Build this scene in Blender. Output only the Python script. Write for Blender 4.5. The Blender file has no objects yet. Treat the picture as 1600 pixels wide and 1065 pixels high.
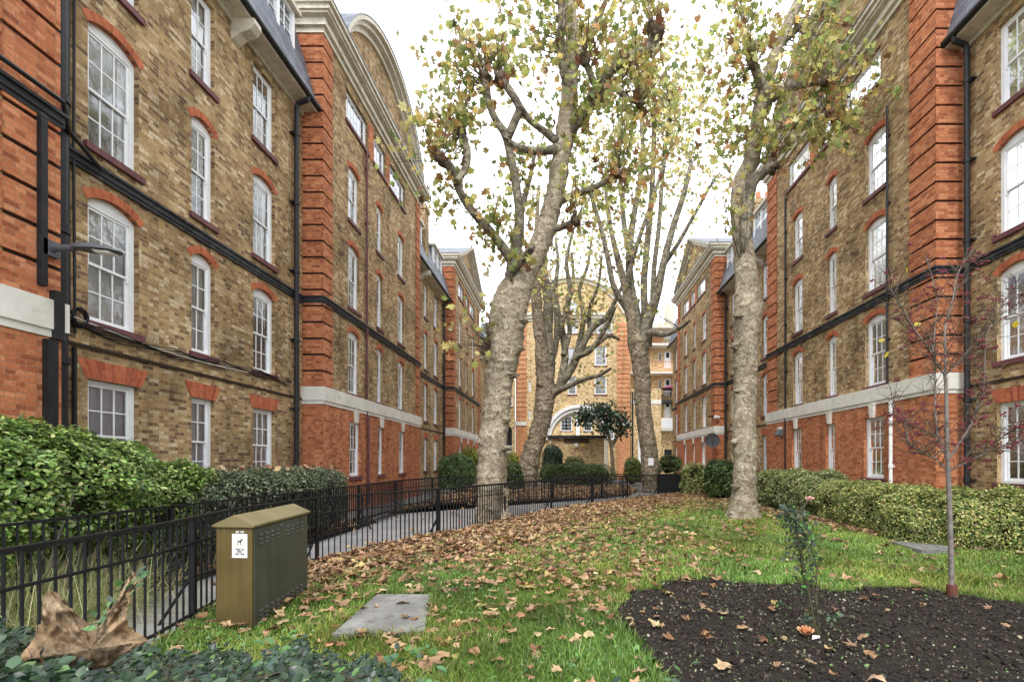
import bpy, bmesh, math, random
import numpy as np
from mathutils import Vector, Matrix, noise
random.seed(7)
rng = np.random.default_rng(7)
R = math.radians
sc = bpy.context.scene
COL = sc.collection
VX, VY, F, EYE = 880.0, 722.0, 750.0, 1.6

def at(px, py, Y):
    """point at distance Y seen at photo pixel px, py"""
    return Vector(((px - VX) / F * Y, Y, EYE - (py - VY) / F * Y))

# ------------------------------------------------------------------ materials
class NT:
    def __init__(s, name):
        s.m = bpy.data.materials.new(name); s.m.use_nodes = True
        s.t = s.m.node_tree; s.t.nodes.clear()
        s.out = s.n('ShaderNodeOutputMaterial')
    def n(s, typ, **kw):
        nd = s.t.nodes.new(typ)
        for k, v in kw.items(): setattr(nd, k, v)
        return nd
    def l(s, a, b): s.t.links.new(a, b)
    def inp(s, nd, name, v):
        if isinstance(v, bpy.types.NodeSocket): s.l(v, nd.inputs[name])
        else:
            if isinstance(v, tuple) and len(v) == 3 and nd.inputs[name].type == 'RGBA': v = v + (1,)
            nd.inputs[name].default_value = v
    def noise(s, scale, detail=3, vec=None, rough=0.55):
        nd = s.n('ShaderNodeTexNoise'); nd.inputs['Scale'].default_value = scale
        nd.inputs['Detail'].default_value = detail; nd.inputs['Roughness'].default_value = rough
        if vec is not None: s.l(vec, nd.inputs['Vector'])
        return nd.outputs['Fac']
    def ramp(s, fac, stops, const=False):
        nd = s.n('ShaderNodeValToRGB'); cr = nd.color_ramp
        if const: cr.interpolation = 'CONSTANT'
        while len(cr.elements) < len(stops): cr.elements.new(0.5)
        for e, (p, c) in zip(cr.elements, stops):
            e.position = p; e.color = tuple(c) + (1,) if len(c) == 3 else c
        s.l(fac, nd.inputs['Fac']); return nd.outputs['Color']
    def mix(s, fac, a, b, mode='MIX'):
        nd = s.n('ShaderNodeMixRGB', blend_type=mode)
        s.inp(nd, 'Fac', fac); s.inp(nd, 'Color1', a); s.inp(nd, 'Color2', b)
        return nd.outputs['Color']
    def math(s, op, a, b=0.0):
        nd = s.n('ShaderNodeMath', operation=op)
        for i, v in enumerate((a, b)):
            if isinstance(v, bpy.types.NodeSocket): s.l(v, nd.inputs[i])
            else: nd.inputs[i].default_value = v
        return nd.outputs[0]
    def bump(s, h, strength=0.4, dist=0.01):
        nd = s.n('ShaderNodeBump'); nd.inputs['Strength'].default_value = strength
        nd.inputs['Distance'].default_value = dist; s.l(h, nd.inputs['Height']); return nd.outputs[0]
    def bsdf(s, col, rough=0.8, spec=0.3, normal=None, metal=0.0):
        p = s.n('ShaderNodeBsdfPrincipled')
        s.inp(p, 'Base Color', col); s.inp(p, 'Roughness', rough); s.inp(p, 'Metallic', metal)
        p.inputs['Specular IOR Level'].default_value = spec
        if normal is not None: s.l(normal, p.inputs['Normal'])
        return p.outputs[0]
    def done(s, sh): s.l(sh, s.out.inputs['Surface']); return s.m
    def obj(s): return s.n('ShaderNodeTexCoord').outputs['Object']
    def uv(s): return s.n('ShaderNodeTexCoord').outputs['UV']

def brick_mat(name, stops, mortar, grime=(0.25, 0.22, 0.2), grime_amt=0.55, gain=1.0, tint=None):
    t = NT(name); uv = t.uv()
    nz = t.n('ShaderNodeTexNoise'); nz.inputs['Scale'].default_value = 9; nz.inputs['Detail'].default_value = 2
    t.l(uv, nz.inputs['Vector'])
    sub = t.n('ShaderNodeVectorMath', operation='SUBTRACT'); t.l(nz.outputs['Color'], sub.inputs[0]); sub.inputs[1].default_value = (.5, .5, .5)
    scl = t.n('ShaderNodeVectorMath', operation='SCALE'); t.l(sub.outputs[0], scl.inputs[0]); scl.inputs['Scale'].default_value = 0.022
    add = t.n('ShaderNodeVectorMath', operation='ADD'); t.l(uv, add.inputs[0]); t.l(scl.outputs[0], add.inputs[1])
    b = t.n('ShaderNodeTexBrick'); t.l(add.outputs[0], b.inputs['Vector'])
    b.offset = 0.5; b.offset_frequency = 2; b.squash = 0.55; b.squash_frequency = 2
    for k, v in (('Scale', 1.0), ('Mortar Size', 0.0065), ('Mortar Smooth', 0.25), ('Bias', 0.0), ('Brick Width', 0.21), ('Row Height', 0.07)):
        b.inputs[k].default_value = v
    b.inputs['Color1'].default_value = (0, 0, 0, 1); b.inputs['Color2'].default_value = (1, 1, 1, 1); b.inputs['Mortar'].default_value = (.5, .5, .5, 1)
    fine = t.noise(26, 4, uv)
    v = t.math('ADD', b.outputs['Color'], t.math('MULTIPLY', t.math('SUBTRACT', fine, 0.5), 1.25))
    patch = t.noise(0.55, 4, uv)
    v = t.math('ADD', v, t.math('MULTIPLY', t.math('SUBTRACT', patch, 0.5), 0.5))
    c = t.ramp(v, stops)
    mfac = t.math('MULTIPLY', b.outputs['Fac'], 0.85)
    c = t.mix(mfac, c, mortar)
    g = t.ramp(t.noise(0.8, 6, uv, 0.65), [(0.42, (0, 0, 0)), (0.72, (1, 1, 1))])
    c = t.mix(t.math('MULTIPLY', g, grime_amt), c, t.mix(1.0, c, grime, 'MULTIPLY'))
    mp = t.n('ShaderNodeMapping'); mp.inputs['Scale'].default_value = (2.2, 0.12, 1); t.l(uv, mp.inputs['Vector'])
    st = t.ramp(t.noise(1.0, 4, mp.outputs[0]), [(0.5, (1, 1, 1)), (0.8, (.62, .6, .58))])
    c = t.mix(1.0, c, st, 'MULTIPLY')
    h = t.math('ADD', t.math('MULTIPLY', b.outputs['Fac'], -1.0), t.math('MULTIPLY', fine, 0.9))
    return t.done(t.bsdf(c, 0.9, 0.15, t.bump(h, 0.55, 0.012)))

def noisy_mat(name, c1, c2, scale=3.0, rough=0.7, spec=0.3, bump=0.15, bs=40, metal=0.0, stain=None):
    t = NT(name); o = t.obj()
    c = t.ramp(t.noise(scale, 5, o, 0.62), [(0.3, c1), (0.7, c2)])
    if stain is not None:
        c = t.mix(t.ramp(t.noise(scale * 2.7, 7, o, 0.7), [(0.52, (0, 0, 0)), (0.66, (1, 1, 1))]), c, stain)
    return t.done(t.bsdf(c, rough, spec, t.bump(t.noise(bs, 4, o), bump, 0.01), metal))

def leaf_mat(name, trans=0.35, rough=0.5, spec=0.3):
    t = NT(name)
    a = t.n('ShaderNodeAttribute', attribute_name='Col'); col = a.outputs['Color']
    n = t.noise(60, 2, t.obj())
    c = t.mix(0.5, col, t.ramp(n, [(0.3, (.6, .6, .6)), (0.7, (1.25, 1.25, 1.25))]), 'MULTIPLY')
    p = t.bsdf(c, rough, spec)
    if trans <= 0: return t.done(p)
    tr = t.n('ShaderNodeBsdfTranslucent'); t.l(c, tr.inputs['Color'])
    mx = t.n('ShaderNodeMixShader'); mx.inputs[0].default_value = trans
    t.l(p, mx.inputs[1]); t.l(tr.outputs[0], mx.inputs[2])
    return t.done(mx.outputs[0])

M = {}
M['stock'] = brick_mat('stock_brick', [(0.0, (.16, .098, .058)), (0.14, (.25, .152, .08)), (0.35, (.36, .228, .105)), (0.6, (.44, .295, .135)), (0.85, (.51, .36, .185)), (1.0, (.66, .55, .37))], (.42, .35, .24), grime_amt=.8)
M['stock_far'] = brick_mat('far_lit_stock_brick', [(0.0, (.2, .12, .05)), (0.4, (.6, .4, .17)), (0.7, (.74, .55, .28)), (1.0, (.8, .66, .42))], (.66, .56, .4), grime_amt=0.2)  # stock brick paled: the far end's direct light and haze are in the colour
M['red'] = brick_mat('red_brick', [(0.0, (.27, .085, .042)), (0.3, (.43, .14, .064)), (0.6, (.51, .18, .08)), (1.0, (.6, .26, .13))], (.36, .2, .12), grime_amt=0.25)
M['red_far'] = brick_mat('far_lit_red_brick', [(0.0, (.42, .17, .08)), (0.5, (.62, .27, .13)), (1.0, (.7, .38, .2))], (.5, .33, .2), grime_amt=0.2)  # red brick paled the same way, far light put into the colour
def gauged():
    t = NT('gauged_red_brick'); uv = t.uv()
    b = t.n('ShaderNodeTexBrick'); t.l(uv, b.inputs['Vector']); b.offset = 0.5
    for k, v in (('Scale', 1.0), ('Mortar Size', 0.004), ('Mortar Smooth', 0.2), ('Brick Width', 0.33), ('Row Height', 0.07)): b.inputs[k].default_value = v
    b.inputs['Color1'].default_value = (.33, .08, .04, 1); b.inputs['Color2'].default_value = (.52, .16, .075, 1); b.inputs['Mortar'].default_value = (.36, .2, .13, 1)
    c = t.mix(0.6, b.outputs['Color'], t.ramp(t.noise(12, 4, uv), [(0.3, (.6, .6, .6)), (0.7, (1.2, 1.2, 1.2))]), 'MULTIPLY')
    return t.done(t.bsdf(c, 0.9, 0.15, t.bump(b.outputs['Fac'], -0.3, 0.01)))
M['gauged'] = gauged()
M['groove'] = noisy_mat('brick_groove', (.018, .012, .01), (.04, .02, .014), 4)  # near-black paints in the shade inside the quoin grooves
M['cream'] = noisy_mat('cream_stone_paint', (.5, .46, .37), (.7, .66, .56), 2.5, 0.7, 0.3, 0.1, stain=(.42, .38, .3))
M['white_stone'] = noisy_mat('weathered_white_band', (.60, .58, .52), (.76, .74, .69), 2.0, 0.75, 0.25, 0.15, stain=(.55, .53, .47))
M['white'] = noisy_mat('white_gloss_paint', (.74, .75, .76), (.83, .84, .85), 3.0, 0.4, 0.4, 0.05)
M['sill'] = noisy_mat('dark_red_sill', (.1, .035, .04), (.17, .065, .07), 6, 0.6, 0.3)
M['black'] = noisy_mat('black_iron', (.006, .0065, .008), (.016, .0165, .019), 6, 0.5, 0.3, 0.1)
M['pipe'] = noisy_mat('black_cast_pipe', (.008, .009, .011), (.022, .023, .027), 5, 0.5, 0.35, 0.1)
M['string'] = noisy_mat('black_painted_course', (.014, .015, .018), (.04, .042, .048), 1.6, 0.6, 0.3, 0.2, stain=(.085, .085, .09))
M['slate'] = None
def slate():
    t = NT('slate_roof'); uv = t.uv()
    b = t.n('ShaderNodeTexBrick'); t.l(uv, b.inputs['Vector']); b.offset = 0.5
    for k, v in (('Scale', 1.0), ('Mortar Size', 0.008), ('Brick Width', 0.3), ('Row Height', 0.2)): b.inputs[k].default_value = v
    b.inputs['Color1'].default_value = (.09, .105, .14, 1); b.inputs['Color2'].default_value = (.17, .19, .23, 1); b.inputs['Mortar'].default_value = (.03, .035, .045, 1)
    c = t.mix(0.5, b.outputs['Color'], t.ramp(t.noise(5, 5, uv), [(0.3, (.6, .6, .6)), (0.7, (1.3, 1.3, 1.3))]), 'MULTIPLY')
    return t.done(t.bsdf(c, 0.55, 0.4, t.bump(b.outputs['Fac'], -0.4, 0.015)))
M['slate'] = slate()
def glass():
    t = NT('window_glass')
    gl = t.n('ShaderNodeBsdfGlossy'); gl.inputs['Roughness'].default_value = 0.10; gl.inputs['Color'].default_value = (.92, .95, 1, 1)
    wob = t.bump(t.noise(3.5, 2, t.obj()), 0.25, 0.02); t.l(wob, gl.inputs['Normal'])
    tr = t.n('ShaderNodeBsdfTransparent'); tr.inputs['Color'].default_value = (.95, .96, .96, 1)
    fr = t.n('ShaderNodeFresnel'); fr.inputs['IOR'].default_value = 1.55
    f = t.math('ADD', t.math('MULTIPLY', fr.outputs[0], 1.2), 0.22)
    mx = t.n('ShaderNodeMixShader'); t.l(f, mx.inputs[0]); t.l(tr.outputs[0], mx.inputs[1]); t.l(gl.outputs[0], mx.inputs[2])
    return t.done(mx.outputs[0])
M['glass'] = glass()
def curtain(name, c1, c2, fold=26):
    t = NT(name); uv = t.uv()
    mp = t.n('ShaderNodeMapping'); mp.inputs['Scale'].default_value = (fold, 1.2, 1); t.l(uv, mp.inputs['Vector'])
    c = t.ramp(t.noise(1.0, 2, mp.outputs[0]), [(0.3, c1), (0.7, c2)])
    return t.done(t.bsdf(c, 0.9, 0.1))
M['net'] = curtain('net_curtain', (.58, .59, .61), (.86, .87, .88))
M['blind'] = curtain('pale_blind', (.66, .65, .62), (.76, .75, .72), 2)
M['lilac'] = curtain('lilac_curtain', (.5, .51, .64), (.82, .84, .93), 22)
M['darkroom'] = noisy_mat('dark_room', (.012, .013, .016), (.05, .05, .055), 1.2, 0.9, 0.1)  # near-black backing stands in for unlit rooms behind the glass
M['tan'] = noisy_mat('tan_blind', (.4, .27, .15), (.5, .36, .2), 3)
M['terracotta'] = noisy_mat('terracotta', (.42, .15, .08), (.55, .22, .12), 5)
M['steel'] = noisy_mat('grey_painted_metal', (.07, .08, .095), (.12, .13, .15), 5, 0.5, 0.4)
M['lens'] = noisy_mat('lamp_lens', (.6, .6, .56), (.72, .72, .68), 8, 0.2, 0.5)
def bark(name, cols, sc1=5.0, bstr=0.8):
    t = NT(name); o = t.obj()
    v = t.n('ShaderNodeTexVoronoi'); v.inputs['Scale'].default_value = sc1 * 1.6
    w = t.n('ShaderNodeVectorMath', operation='ADD'); nz = t.n('ShaderNodeTexNoise'); nz.inputs['Scale'].default_value = sc1; nz.inputs['Detail'].default_value = 4
    t.l(o, nz.inputs['Vector']); t.l(o, w.inputs[0])
    s2 = t.n('ShaderNodeVectorMath', operation='SCALE'); s2.inputs['Scale'].default_value = 0.35; t.l(nz.outputs['Color'], s2.inputs[0]); t.l(s2.outputs[0], w.inputs[1])
    t.l(w.outputs[0], v.inputs['Vector'])
    sep = t.n('ShaderNodeSeparateColor'); t.l(v.outputs['Color'], sep.inputs[0])
    f = t.math('ADD', t.math('MULTIPLY', sep.outputs[0], 0.6), t.math('MULTIPLY', t.noise(sc1 * 2.5, 6, o, 0.7), 0.55))
    c = t.ramp(f, cols)
    big = t.ramp(t.noise(1.4, 5, o, .65), [(0.34, (.52, .52, .44)), (0.5, (.92, .9, .86)), (0.66, (1.12, 1.12, 1.08))])
    c = t.mix(0.8, c, big, 'MULTIPLY')
    h = t.math('ADD', t.math('MULTIPLY', v.outputs['Distance'], 0.8), t.noise(sc1 * 7, 5, o, 0.7))
    return t.done(t.bsdf(c, 0.88, 0.15, t.bump(h, bstr, 0.03)))
M['bark'] = bark('plane_bark', [(0.14, (.10, .075, .055)), (0.29, (.235, .19, .142)), (0.46, (.34, .285, .215)), (0.64, (.41, .35, .27)), (0.78, (.50, .455, .35)), (.92, (.6, .56, .44))], 8.0, 1.0)
M['bark_up'] = bark('plane_upper_bark', [(0.2, (.07, .062, .05)), (0.4, (.14, .125, .1)), (0.6, (.23, .21, .165)), (0.85, (.36, .33, .25))], 6)  # limb colour darkened to paint in backlighting against the sky
M['bark_far'] = bark('dark_plane_bark', [(0.16, (.055, .042, .032)), (0.34, (.15, .118, .088)), (0.52, (.24, .195, .145)), (0.72, (.31, .26, .195)), (0.9, (.44, .4, .3))], 7.0, 1.0)
M['twig'] = noisy_mat('twig_bark', (.06, .045, .035), (.15, .115, .085), 9, 0.9, 0.1)
M['twig_grey'] = noisy_mat('grey_twig_bark', (.11, .095, .088), (.27, .24, .22), 14, 0.8, 0.2)
M['leaf'] = leaf_mat('autumn_leaf', 0.5)
M['hedge'] = leaf_mat('glossy_leaf', 0.22, 0.32, 0.5)
M['matleaf'] = leaf_mat('small_leaf', 0.25, 0.5, 0.3)
M['dry'] = leaf_mat('dry_leaf', 0.12, 0.7, 0.2)
M['grass'] = leaf_mat('grass_blade', 0.4, 0.5, 0.25)
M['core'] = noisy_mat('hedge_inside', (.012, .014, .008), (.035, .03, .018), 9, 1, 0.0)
M['tarmac'] = noisy_mat('worn_grey_paving', (.2, .2, .21), (.33, .325, .32), 1.1, 0.85, 0.2, 0.25, 60, stain=(.24, .21, .18))
M['slab'] = noisy_mat('stone_slab', (.15, .15, .145), (.29, .285, .27), 2.8, 0.85, 0.2, 0.5, 45, stain=(.11, .105, .09))
def lawn_mat():
    t = NT('lawn_soil_and_moss'); o = t.obj()
    c = t.ramp(t.noise(2.2, 6, o, 0.7), [(0.3, (.05, .075, .02)), (0.5, (.08, .15, .025)), (0.72, (.13, .22, .04))])
    c = t.mix(t.ramp(t.noise(16, 5, o, 0.7), [(0.5, (0, 0, 0)), (0.72, (1, 1, 1))]), c, (.05, .035, .02))
    return t.done(t.bsdf(c, 0.95, 0.1, t.bump(t.noise(35, 5, o), 0.6, 0.03)))
M['lawn'] = lawn_mat()
def soil_mat():
    t = NT('dark_soil'); o = t.obj()
    c = t.ramp(t.noise(22, 7, o, 0.75), [(0.3, (.018, .014, .012)), (0.55, (.045, .037, .031)), (0.75, (.09, .075, .062))])
    sp = t.n('ShaderNodeTexVoronoi'); sp.inputs['Scale'].default_value = 75; t.l(o, sp.inputs['Vector'])
    c = t.mix(t.ramp(sp.outputs['Distance'], [(0.12, (1, 1, 1)), (0.2, (0, 0, 0))]), c, (.10, .085, .07))
    return t.done(t.bsdf(c, 0.95, 0.12, t.bump(t.noise(48, 6, o, 0.75), 1.0, 0.03)))
M['soil'] = soil_mat()
M['ground'] = noisy_mat('earth_and_paving', (.14, .13, .12), (.24, .23, .21), 0.7, 0.9, 0.15)
def painted(name, c1, c2, dirt):
    t = NT(name); o = t.obj(); c = t.ramp(t.noise(2.2, 5, o, .6), [(.3, c1), (.7, c2)])
    sx = t.n('ShaderNodeSeparateXYZ'); t.l(o, sx.inputs[0]); z = t.math('ADD', sx.outputs[2], t.math('MULTIPLY', t.noise(14, 4, o), .35))
    c = t.mix(t.ramp(z, [(.12, (.9, .9, .9)), (.42, (0, 0, 0))]), c, dirt)
    mp = t.n('ShaderNodeMapping'); mp.inputs['Scale'].default_value = (30, 30, 1.2); t.l(o, mp.inputs['Vector'])
    c = t.mix(.55, c, t.ramp(t.noise(1, 4, mp.outputs[0]), [(.4, (1.1, 1.1, 1.1)), (.75, (.6, .6, .6))]), 'MULTIPLY')
    v = t.n('ShaderNodeTexVoronoi'); v.inputs['Scale'].default_value = 16; t.l(o, v.inputs['Vector'])
    c = t.mix(t.ramp(v.outputs['Distance'], [(.035, (1, 1, 1)), (.05, (0, 0, 0))]), c, (.4, .38, .3))
    return t.done(t.bsdf(c, .5, .35, t.bump(t.noise(25, 3, o), .06, .01)))
M['cab_front'] = painted('olive_cabinet_end', (.098, .07, .022), (.135, .098, .034), (.07, .05, .025))
M['cab_side'] = painted('dark_green_cabinet_door', (.046, .052, .04), (.08, .087, .066), (.045, .04, .03))
M['cab_roof'] = noisy_mat('olive_cabinet_roof', (.15, .125, .055), (.22, .185, .09), 3, 0.5, 0.4, 0.06)
M['paper'] = noisy_mat('white_sticker', (.72, .72, .75), (.8, .8, .82), 5, 0.5, 0.3, 0.02)
M['ink'] = noisy_mat('black_ink', (.012, .012, .015), (.02, .02, .025), 9)
M['gold'] = noisy_mat('faded_yellow_ink', (.6, .5, .22), (.68, .58, .32), 9)
M['yellow'] = noisy_mat('yellow_notice', (.75, .55, .04), (.8, .62, .08), 9)
M['brown_board'] = noisy_mat('dark_brown_board', (.055, .035, .028), (.09, .06, .048), 4)
M['peach'] = noisy_mat('peach_petal', (.62, .25, .12), (.75, .45, .25), 30)
M['pink'] = noisy_mat('pink_petal', (.75, .42, .42), (.82, .55, .52), 30)
M['guard'] = noisy_mat('red_brown_tree_guard', (.09, .03, .022), (.15, .055, .04), 8)
M['maroon'] = noisy_mat('maroon_berry', (.1, .008, .02), (.2, .02, .04), 20, 0.4, 0.5)
M['awning'] = noisy_mat('plum_fabric', (.2, .05, .1), (.28, .08, .14), 6)

# ------------------------------------------------------------------ mesh helpers
class MB:
    def __init__(s): s.v = []; s.f = []; s.mi = []; s.uv = []; s.cur = 0; s.sm = False
    def face(s, pts, uv=None):
        i = len(s.v); s.v += [tuple(p) for p in pts]; s.f.append(tuple(range(i, i + len(pts)))); s.mi.append(s.cur); s.uv.append(uv)
    def box(s, x0, x1, y0, y1, z0, z1):
        if x0 > x1: x0, x1 = x1, x0
        if y0 > y1: y0, y1 = y1, y0
        i = len(s.v)
        s.v += [(x0, y0, z0), (x1, y0, z0), (x1, y1, z0), (x0, y1, z0), (x0, y0, z1), (x1, y0, z1), (x1, y1, z1), (x0, y1, z1)]
        for q in ((0, 3, 2, 1), (4, 5, 6, 7), (0, 1, 5, 4), (1, 2, 6, 5), (2, 3, 7, 6), (3, 0, 4, 7)):
            s.f.append(tuple(i + k for k in q)); s.mi.append(s.cur); s.uv.append(None)
    def prism(s, poly_a, poly_b):
        """solid between two matching polygons"""
        n = len(poly_a); i = len(s.v)
        s.v += [tuple(p) for p in poly_a] + [tuple(p) for p in poly_b]
        fs = [tuple(i + k for k in range(n)), tuple(i + n + k for k in reversed(range(n)))]
        fs += [(i + k, i + n + k, i + n + (k + 1) % n, i + (k + 1) % n) for k in range(n)]
        for q in fs: s.f.append(q); s.mi.append(s.cur); s.uv.append(None)
    def tube(s, pts, radii, seg=8, lump=0.0, lf=1.5, cap=True, seed=0.0):
        pts = [Vector(p) for p in pts]; n = len(pts); base = len(s.v)
        t0 = (pts[1] - pts[0]).normalized(); up = Vector((0, 1, 0)) if abs(t0.y) < 0.9 else Vector((1, 0, 0))
        a = t0.cross(up).normalized()
        for i in range(n):
            t = (pts[min(i + 1, n - 1)] - pts[max(i - 1, 0)])
            t = t.normalized() if t.length > 1e-9 else t0
            a = (a - t * a.dot(t))
            a = a.normalized() if a.length > 1e-6 else t.orthogonal().normalized()
            b = t.cross(a)
            for k in range(seg):
                th = 2 * math.pi * k / seg; d = a * math.cos(th) + b * math.sin(th); r = radii[i]
                if lump:
                    q = (pts[i] + d * r)
                    n1 = noise.noise(Vector((q.x * lf * 1.5 + seed, q.y * lf * 1.5, q.z * lf * 1.7))); n2 = noise.noise(Vector((q.x * lf * 3.1 + 7, q.y * lf * 3.1, q.z * lf * 5.0))); n3 = noise.noise(Vector((q.x * lf * 8, q.y * lf * 8, q.z * lf * 11)))
                    r *= 1 + .75 * lump * n1 + 1.0 * lump * max(0, n2 - .1) * 1.3 + .22 * lump * n3
                s.v.append(tuple(pts[i] + d * r))
        for i in range(n - 1):
            for k in range(seg):
                s.f.append((base + i * seg + k, base + i * seg + (k + 1) % seg, base + (i + 1) * seg + (k + 1) % seg, base + (i + 1) * seg + k)); s.mi.append(s.cur); s.uv.append(None)
        if cap:
            for i in (0, n - 1): s.f.append(tuple(base + i * seg + k for k in range(seg))); s.mi.append(s.cur); s.uv.append(None)
    def ball(s, c, r, sub=1, lump=0.3, sq=(1, 1, 1)):
        bm = bmesh.new(); bmesh.ops.create_icosphere(bm, subdivisions=sub, radius=1)
        i = len(s.v); c = Vector(c); bm.verts.ensure_lookup_table()
        for v in bm.verts:
            k = 1 + lump * noise.noise(v.co * 2.1 + c * 3.7)
            s.v.append((c.x + v.co.x * r * k * sq[0], c.y + v.co.y * r * k * sq[1], c.z + v.co.z * r * k * sq[2]))
        for f in bm.faces: s.f.append(tuple(i + v.index for v in f.verts)); s.mi.append(s.cur); s.uv.append(None)
        bm.free()
    def build(s, name, mats, parent=None, smooth=False):
        if not isinstance(mats, (list, tuple)): mats = [mats]
        me = bpy.data.meshes.new(name); me.from_pydata(s.v, [], s.f)
        for m in mats: me.materials.append(m)
        if any(s.mi): me.polygons.foreach_set('material_index', s.mi)
        uvl = me.uv_layers.new(name='UVMap'); dat = np.zeros((len(me.loops), 2), dtype=np.float32)
        for p in me.polygons:
            u = s.uv[p.index]
            if u is not None:
                for j, li in enumerate(p.loop_indices): dat[li] = u[j]
                continue
            n = p.normal; ax = 0 if abs(n.x) >= max(abs(n.y), abs(n.z)) else (1 if abs(n.y) >= abs(n.z) else 2)
            for li in p.loop_indices:
                c = me.vertices[me.loops[li].vertex_index].co
                dat[li] = (c.y, c.z) if ax == 0 else ((c.x, c.z) if ax == 1 else (c.x, c.y))
        uvl.data.foreach_set('uv', dat.ravel())
        if smooth: me.polygons.foreach_set('use_smooth', [True] * len(me.polygons))
        me.update()
        return link(name, me, parent)

def link(name, me, parent=None):
    o = bpy.data.objects.new(name, me); COL.objects.link(o)
    if parent is not None: attach(o, parent)
    return o
ROOTLOC = {}
def attach(o, p):
    o.parent = p
    # the vertices are in world coordinates: undo the chain of Empty locations
    q = p; loc = Vector((0, 0, 0))
    while q is not None:
        if q.type == 'EMPTY': loc = loc + Vector(q.location)
        q = q.parent
    o.matrix_parent_inverse = Matrix.Translation(-loc) if p.type == 'EMPTY' else Matrix.Identity(4)
def tag(o, label=None, cat=None, group=None, kind=None):
    if label: o['label'] = label
    if cat: o['category'] = cat
    if group: o['group'] = group
    if kind: o['kind'] = kind
    return o
def thing(name, label, cat, loc=(0, 0, 0), group=None):
    o = bpy.data.objects.new(name, None); COL.objects.link(o); o.location = loc; o.empty_display_size = 0.3
    return tag(o, label, cat, group)

def rotm(yaw, pitch, roll):
    cy, sy, cp, sp, cr, sr = np.cos(yaw), np.sin(yaw), np.cos(pitch), np.sin(pitch), np.cos(roll), np.sin(roll)
    z = np.zeros_like(yaw); o = np.ones_like(yaw)
    A = np.stack([np.stack([cy, -sy, z], -1), np.stack([sy, cy, z], -1), np.stack([z, z, o], -1)], -2)
    B = np.stack([np.stack([o, z, z], -1), np.stack([z, cp, -sp], -1), np.stack([z, sp, cp], -1)], -2)
    C = np.stack([np.stack([cr, z, sr], -1), np.stack([z, o, z], -1), np.stack([-sr, z, cr], -1)], -2)
    return A @ B @ C
def scatter(name, tv, tf, pos, scale, rot, col, mat, parent=None, vcol=None):
    """one mesh of many small leaves: template verts tv, triangles tf"""
    tv = np.asarray(tv, dtype=np.float64); tf = np.asarray(tf, dtype=np.int64)
    N, nv = len(pos), len(tv)
    scale = np.asarray(scale)
    if scale.ndim == 1: scale = scale[:, None].repeat(3, 1)
    V = np.einsum('nij,nvj->nvi', rot, tv[None] * scale[:, None, :]) + np.asarray(pos)[:, None, :]
    Fc = (tf[None] + (np.arange(N) * nv)[:, None, None]).reshape(-1, 3)
    return raw(name, V.reshape(-1, 3), Fc, np.repeat(np.asarray(col), nv, axis=0) if vcol is None else vcol, mat, parent)
def raw(name, V, Fc, C, mat, parent=None):
    me = bpy.data.meshes.new(name); me.vertices.add(len(V)); me.vertices.foreach_set('co', np.asarray(V, dtype=np.float32).ravel())
    me.loops.add(Fc.size); me.loops.foreach_set('vertex_index', Fc.astype(np.int32).ravel())
    me.polygons.add(len(Fc)); me.polygons.foreach_set('loop_start', np.arange(0, Fc.size, 3, dtype=np.int32))
    me.update(calc_edges=True)
    ca = me.color_attributes.new('Col', 'FLOAT_COLOR', 'POINT')
    c4 = np.ones((len(V), 4), dtype=np.float32); c4[:, :3] = C; ca.data.foreach_set('color', c4.ravel())
    me.materials.append(mat); return link(name, me, parent)
def pick(n, cols, w=None, jit=0.18):
    cols = np.asarray(cols); w = None if w is None else np.asarray(w) / np.sum(w)
    c = cols[rng.choice(len(cols), n, p=w)]
    return np.clip(c * (1 + jit * rng.standard_normal((n, 1))) * (1 + 0.06 * rng.standard_normal((n, 3))), 0.003, 0.9)

# leaf templates (x across, y along the leaf from its stalk, z up)
half = [(0.2, -0.08), (0.6, 0.1), (0.36, 0.34), (0.66, 0.72), (0.23, 0.62)]
outl = [(0, 0)] + half + [(0, 1.0)] + [(-x, y) for x, y in reversed(half)]
def maple(rings=1, curl=0.0, fold=0.0, wav=0.0, seed=0):
    r = random.Random(seed); c = (0, 0.36); vs = [(c[0], c[1], 0)]; fs = []; n = len(outl); ks = [1.0] if rings == 1 else [0.5, 1.0]; tipc = r.uniform(-.9, .9) if rings > 1 else 0; jit = .13 if rings > 1 else .04; lob = [(r.gauss(0, jit), r.gauss(0, jit), r.gauss(0, .12)) for _ in outl]
    ph = r.random() * 6; ax = r.uniform(-.5, .5); cx = r.uniform(.5, 1.5); cy = r.uniform(-.3, 1.4)
    for k in ks:
        for j, (x, y) in enumerate(outl):
            x += lob[j][0]; y += lob[j][1]
            x2, y2 = c[0] + (x - c[0]) * k, c[1] + (y - c[1]) * k
            dx, dy = x2 - c[0], y2 - c[1]
            z = curl * (cx * (dx + ax * dy) ** 2 + cy * dy * dy) + fold * abs(dx) + wav * math.sin(j * 2.3 + ph) * k * k + (tipc * (dx * dx + dy * dy) ** 1.5 + lob[j][2] * k) * (rings > 1)
            sh = 1 - (0.35 * abs(curl) + .25 * abs(tipc)) * (dx * dx + dy * dy)
            vs.append((c[0] + dx * sh, c[1] + dy * sh, z))
    for j in range(n): fs.append((0, 1 + j, 1 + (j + 1) % n))
    if rings > 1:
        for j in range(n):
            a, b, e, d = 1 + j, 1 + (j + 1) % n, 1 + n + (j + 1) % n, 1 + n + j
            fs += [(a, d, e), (a, e, b)]
    v = np.array(vs); v[:, 1] -= 0.36; v[:, 2] *= (.42 if rings > 1 else 1)
    return v, np.array(fs)
oval_v = np.array([(0, 0, 0), (.24, .3, .05), (.22, .68, .04), (0, 1, -.06), (-.22, .68, .04), (-.24, .3, .05), (0, .5, -.02)])
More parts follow.
